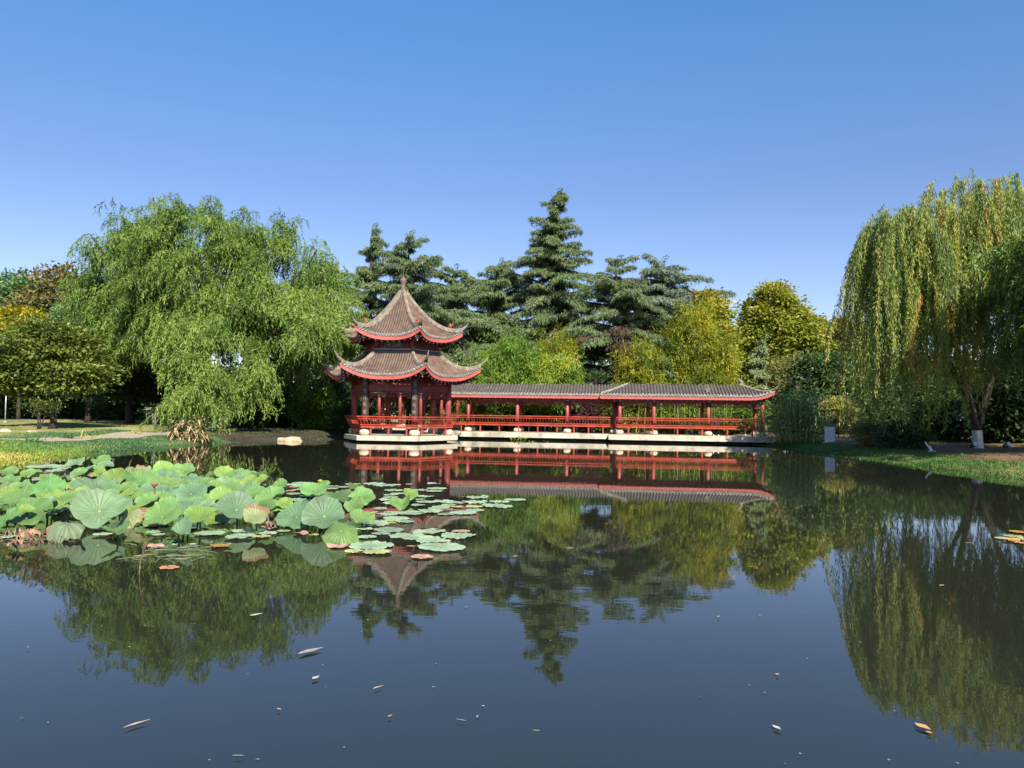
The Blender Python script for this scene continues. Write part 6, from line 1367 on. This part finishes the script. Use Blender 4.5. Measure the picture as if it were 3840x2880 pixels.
bare(368, 1583, 0.46, 1.6, 'slender two-stemmed sapling on the lawn right of the shade tree', m_bark, m_dark, 2, 0.5, 60, 0.3)
bare(3430, 1588, 0.42, 2.0, 'pale-barked bare little tree on the right bank behind the shrubs', m_barkb, m_olive, 5, 0.5, 12, 1.0)
bare(3470, 1592, 0.42, 1.9, 'single pale-barked sapling right of the pale bare tree', m_barkb, m_olive, 1, 0.5, 10, 0.4)
bare(3605, 1640, 0.4, 2.2, 'pale young tree with orange autumn leaves left of the whitewashed trunk', m_barkb, m_brownleaf, 1, 0.85, 46, 0.5)
bare(3228, 1600, 0.42, 2.4, 'thin leaning pale stem among the hanging willow strands', m_barkb, None, 1, 0.5, 0, 0.5)
def topiary(px, py, z0, label, r_, zc):
    P = gnd(px, py, z0); return broad('clipped_tree', P[0], P[1], [(0, 0, zc, r_, r_*.8, r_*.75, 1.0)], zc, label, m_green, group='young trees on the left lawn', nc=60, nl=60, sig=0.2, ll=0.16, lw=0.09, tr=0.05, tint=0.5)
topiary(420, 1563, 0.48, 'small round young tree with a pale stem on the lawn left of the thick trunk', 0.85, 2.2)
topiary(508, 1562, 0.48, 'small green young tree right of the thick dark trunk', 0.9, 1.9)
m_prop = surf('pale_timber', [(0.3, (0.30, 0.22, 0.13)), (0.7, (0.55, 0.43, 0.28))], scale=6, rough=0.8)
for px, py, dx, lab in ((240, 1567, -0.55, 'slanting timber prop right of the shade tree trunk'), (148, 1560, 0.35, 'short slanting timber prop behind the multi-stemmed bush'), (445, 1560, 0.5, 'slanting timber prop with a crossbar beside the small pale-stemmed tree')):
    P = gnd(px, py, 0.48); z = hz(P[0], P[1]); mb = MB(); mb.tube([(P[0], P[1], z-0.05), (P[0]+dx, P[1], z+0.85)], 0.035, 7)
    if px == 445: mb.tube([(P[0]+dx-0.6, P[1], z+0.78), (P[0]+dx+0.1, P[1], z+0.88)], 0.03, 7)
    tag(mb.build('timber_prop', m_prop), lab, 'prop', 'timber props holding young trees')
m_pole = surf('grey_metal', [(0.3, (0.32, 0.33, 0.33)), (0.7, (0.5, 0.51, 0.51))], scale=4, rough=0.4, metallic=0.3)
P = gnd(19, 1586, 0.45); z = hz(P[0], P[1]); t = thing('lamp_post', (P[0], P[1], z), 'thin pale lamp post on the lawn at the far left edge', 'lamp post')
MB().tube([(P[0], P[1], z-0.05), (P[0], P[1], z+2.1)], [0.035, 0.03], 10).build('pole', m_pole, t, smooth=True)
MB().lathe([(0.05, 2.08), (0.09, 2.12), (0.09, 2.3), (0.13, 2.32), (0.03, 2.4)], (P[0], P[1], z), 12).build('lamp_head', m_pole, t, smooth=True); MB().lathe([(0.11, 0), (0.11, 0.05), (0.05, 0.1)], (P[0], P[1], z), 12).build('foot', m_pole, t)
P = gnd(566, 1581, 0.46); z = hz(P[0], P[1]); t = thing('utility_box', (P[0], P[1], z), 'grey metal utility box in the shade of the left willow', 'box')
mb = MB().box((P[0], P[1], z+0.5), (0.62, 0.4, 0.9)); mb.build('body', m_greypost, t, bevel=0.02); MB().box((P[0], P[1], z+0.98), (0.7, 0.48, 0.06)).build('lid', m_pole, t); MB().box((P[0]-0.01, P[1]-0.205, z+0.5), (0.5, 0.015, 0.75)).build('door', m_pole, t); MB().box((P[0], P[1], z+0.03), (0.68, 0.46, 0.1)).build('plinth', m_conc_old, t)
P = gnd(581, 1610, 0.44); z = hz(P[0], P[1]); t = thing('bollard_lamp', (P[0], P[1], z), 'dark slim bollard by the path left of the dry canna', 'bollard')
MB().tube([(P[0], P[1], z-0.05), (P[0], P[1], z+0.72)], 0.05, 10).build('post', m_grey, t, smooth=True); MB().lathe([(0.06, 0.70), (0.075, 0.74), (0.075, 0.80), (0.05, 0.84)], (P[0], P[1], z), 12).build('cap', m_grey, t)
def rock(name, px, py, zc, sx, sy, sz, label, mat, sd_=0, loc=None):
    P = gnd(px, py, zc) if loc is None else loc; import bmesh
    bm = bmesh.new(); bmesh.ops.create_icosphere(bm, subdivisions=4, radius=1.0); r_ = np.random.default_rng(sd_); ds = r_.standard_normal((9, 3)); ph = r_.random(9)*6
    for v in bm.verts:
        p = np.array(v.co); k = 1+sum(0.055*math.sin(2.6*(p@ds[i])+ph[i]) for i in range(9)); q = p*k
        q = np.sign(q)*np.abs(q)**0.8; v.co = (q[0]*sx, q[1]*sy, q[2]*sz)
    me = bpy.data.meshes.new(name); bm.to_mesh(me); bm.free(); me.polygons.foreach_set('use_smooth', np.full(len(me.polygons), True)); o = link(name, me, mat); o.location = (P[0], P[1], zc); o.rotation_euler = (0, 0, r_.random()*0.5)
    return tag(o, label, 'rock', 'rocks around the pond')
m_rock = surf('tan_rock', [(0.3, (0.20, 0.15, 0.09)), (0.5, (0.42, 0.33, 0.21)), (0.7, (0.58, 0.47, 0.32))], scale=2.2, detail=8, rough=0.85, bump=0.6)
m_rockw = surf('pale_rock', [(0.3, (0.28, 0.27, 0.25)), (0.6, (0.55, 0.53, 0.49)), (0.8, (0.68, 0.66, 0.62))], scale=3, detail=8, rough=0.85, bump=0.6)
rock('rock', 1090, 1652, 0.02, 0.62, 0.42, 0.19, 'flat tan boulder half sunk in the water left of the pavilion', m_rock, 3)
rock('rock', 118, 1628, 0.40, 0.28, 0.2, 0.17, 'pale rounded rock among tufts on the left bank', m_rock, 5)
rock('rock', 18, 1622, 0.42, 0.25, 0.2, 0.14, 'dark low rock at the far left edge of the lawn', m_rock, 6)
rock('rock', 850, 1582, 0.55, 0.30, 0.25, 0.22, 'white stone behind the left willow trunk', m_rockw, 7)
rock('rock', 3712, 1640, 0.55, 0.44, 0.3, 0.42, 'pale upright rock right of the whitewashed trunk', m_rockw, 8)
rock('rock', 1190, 1606, 0.45, 0.5, 0.3, 0.12, 'low sunlit tan stone under the trees left of the pavilion', m_rock, 9)
# notice panel, tilted panel and ground spotlights on the right bank
m_panel = surf('panel_white', [(0.3, (0.50, 0.56, 0.62)), (0.7, (0.66, 0.71, 0.76))], scale=3, rough=0.4)
P = gnd(3112, 1657, 0.36); z = hz(P[0], P[1]); t = thing('notice_panel', (P[0], P[1], z), 'bluish white upright panel behind the grass right of the giant reeds', 'panel')
MB().box((P[0], P[1], z+0.40), (0.50, 0.10, 0.72), rz=0.25).build('board', m_panel, t, bevel=0.012); MB().box((P[0], P[1], z+0.015), (0.66, 0.22, 0.06), rz=0.25).build('base', m_conc_old, t)
P = gnd(3487, 1692, 0.33); z = hz(P[0], P[1]); t = thing('tilted_sign', (P[0], P[1], z), 'small white sign panel leaning back on a low stand in front of the shrubs', 'sign')
tl_ = Matrix.Rotation(R(-32), 3, 'Y'); MB().box((P[0]-0.06, P[1], z+0.20), (0.045, 0.30, 0.40), tilt=tl_, rz=R(-25)).build('board', m_white, t, bevel=0.006); MB().box((P[0]+0.06, P[1], z+0.02), (0.26, 0.26, 0.04), rz=R(-25)).build('foot', m_white, t); MB().bar((P[0]+0.10, P[1], z+0.03), (P[0]+0.0, P[1], z+0.24), 0.03, 0.03).build('strut', m_white, t)
for px, py, lab in ((3646, 1687, 'round black ground spotlight left of the whitewashed trunk'), (3772, 1692, 'round black ground spotlight on the earth right of the whitewashed trunk')):
    P = gnd(px, py, 0.34); z = hz(P[0], P[1]); t = thing('ground_spotlight', (P[0], P[1], z), lab, 'spotlight', 'ground spotlights on the right bank')
    MB().bar((P[0], P[1], z-0.02), (P[0], P[1], z+0.12), 0.05, 0.05, up=(1, 0, 0)).build('stand', m_grey, t)
    MB().tube([(P[0]-0.02, P[1]+0.05, z+0.10), (P[0]+0.04, P[1]-0.12, z+0.19)], [0.085, 0.11], 14).build('housing', m_grey, t, smooth=True); MB().tube([(P[0]+0.042, P[1]-0.125, z+0.192), (P[0]+0.045, P[1]-0.135, z+0.196)], [0.095, 0.095], 14).build('lens', m_pole, t)
# dry twig on the corridor roof
c = P2(s_at_px(2650, O2, 0.6), 0.35, 2.84); mb = MB()
for i in range(14):
    e = c+np.array([rng.uniform(-.45, .45), rng.uniform(-.1, .25), rng.uniform(0.05, 0.48)]); p_, r_ = limb(c+rn(3)*0.04, e, 0.012, 0.004, sag=0.1, k=4); mb.tube(p_, r_, 4)
tag(mb.build('dry_twig', m_barkb), 'dry branching twig lying on the roof of the projecting corridor', 'twig')

# ------------------------------------------------------------------ the person resting in the projecting corridor
def person(px, label):
    s = s_at_px(px, O2, 0.75); base = P2(s, 0.95, 0.42); f = -n1_                    # faces the pond
    sd_ = np.array([u1[0], u1[1]])
    def Q(a, fw, z): q = base[:2]+sd_*a+f*fw; return (q[0]-base[0], q[1]-base[1], z)
    J = {'pel': (Q(0, 0, .30), .15), 'sp': (Q(0, .10, .46), .14), 'ch': (Q(0, .20, .60), .15), 'nk': (Q(0, .27, .74), .055), 'hd': (Q(0, .30, .80), .085), 'tp': (Q(0, .31, .90), .09)}
    E = [('pel', 'sp'), ('sp', 'ch'), ('ch', 'nk'), ('nk', 'hd'), ('hd', 'tp')]
    for i, g in ((-1, 'L'), (1, 'R')):
        J['hp'+g] = (Q(.10*i, .02, .28), .10); J['kn'+g] = (Q(.15*i, .42, .42), .075); J['an'+g] = (Q(.13*i, .40, .08), .045); J['to'+g] = (Q(.13*i, .56, .045), .038)
        J['sh'+g] = (Q(.19*i, .21, .65), .065); J['el'+g] = (Q(.24*i, .30, .44), .048); J['wr'+g] = (Q(.15*i, .45, .46), .033); J['ha'+g] = (Q(.08*i, .50, .45), .032)
        E += [('pel', 'hp'+g), ('hp'+g, 'kn'+g), ('kn'+g, 'an'+g), ('an'+g, 'to'+g), ('ch', 'sh'+g), ('sh'+g, 'el'+g), ('el'+g, 'wr'+g), ('wr'+g, 'ha'+g)]
    ks = list(J); me = bpy.data.meshes.new('body'); me.from_pydata([J[k][0] for k in ks], [(ks.index(a), ks.index(b_)) for a, b_ in E], []); me.update()
    tmp = bpy.data.objects.new('tmp', me); COL.objects.link(tmp); md = tmp.modifiers.new('s', 'SKIN'); sv = me.skin_vertices[0].data
    for i, k in enumerate(ks): sv[i].radius = (J[k][1], J[k][1]); sv[i].use_root = (k == 'pel')
    tmp.modifiers.new('u', 'SUBSURF').levels = 2; tmp.modifiers['u'].render_levels = 2
    bpy.context.view_layer.update(); dg = bpy.context.evaluated_depsgraph_get(); m2 = bpy.data.meshes.new_from_object(tmp.evaluated_get(dg)); bpy.data.objects.remove(tmp); m2.name = 'person'
    m_cl, nt, b = nodemat('dark_clothes_and_skin'); geo = N(nt, 'ShaderNodeTexCoord'); sp_ = N(nt, 'ShaderNodeSeparateXYZ'); nt.links.new(geo.outputs['Object'], sp_.inputs[0])
    rp = ramp(nt, [(0.0, (0.02, 0.02, 0.025)), (0.735, (0.025, 0.025, 0.03)), (0.745, (0.36, 0.21, 0.15)), (1.0, (0.36, 0.21, 0.15))]); rp.color_ramp.interpolation = 'CONSTANT'; nt.links.new(sp_.outputs['Z'], rp.inputs[0]); nt.links.new(rp.outputs[0], b.inputs['Base Color']); b.inputs['Roughness'].default_value = 0.8
    o = link('person', m2, m_cl); o.location = (base[0], base[1], 0.42); m2.polygons.foreach_set('use_smooth', np.full(len(m2.polygons), True))
    tag(o, label, 'person')
    hx, hy, hz_ = Q(0, .31, .90); h = MB(); h.lathe([(0.17, 0.0), (0.175, 0.01), (0.10, 0.02), (0.098, 0.08), (0.07, 0.115), (0.0, 0.12)], (hx+base[0], hy+base[1], hz_+0.42), 16); h.build('hat', surf('dark_felt', [(0.3, (0.03, 0.03, 0.035)), (0.7, (0.07, 0.07, 0.08))], scale=8, rough=0.9), o, smooth=True)
    for i in (-1, 1):
        a = Q(.13*i, .36, .04); b2 = Q(.13*i, .60, .035); MB().tube([(a[0]+base[0], a[1]+base[1], a[2]+.42), ((a[0]+b2[0])/2+base[0], (a[1]+b2[1])/2+base[1], .465), (b2[0]+base[0], b2[1]+base[1], b2[2]+.42)], [0.042, 0.05, 0.035], 8).build('shoe', m_white, o, smooth=True)
person(2682, 'person in dark clothes and a brimmed hat sitting low in the projecting corridor')
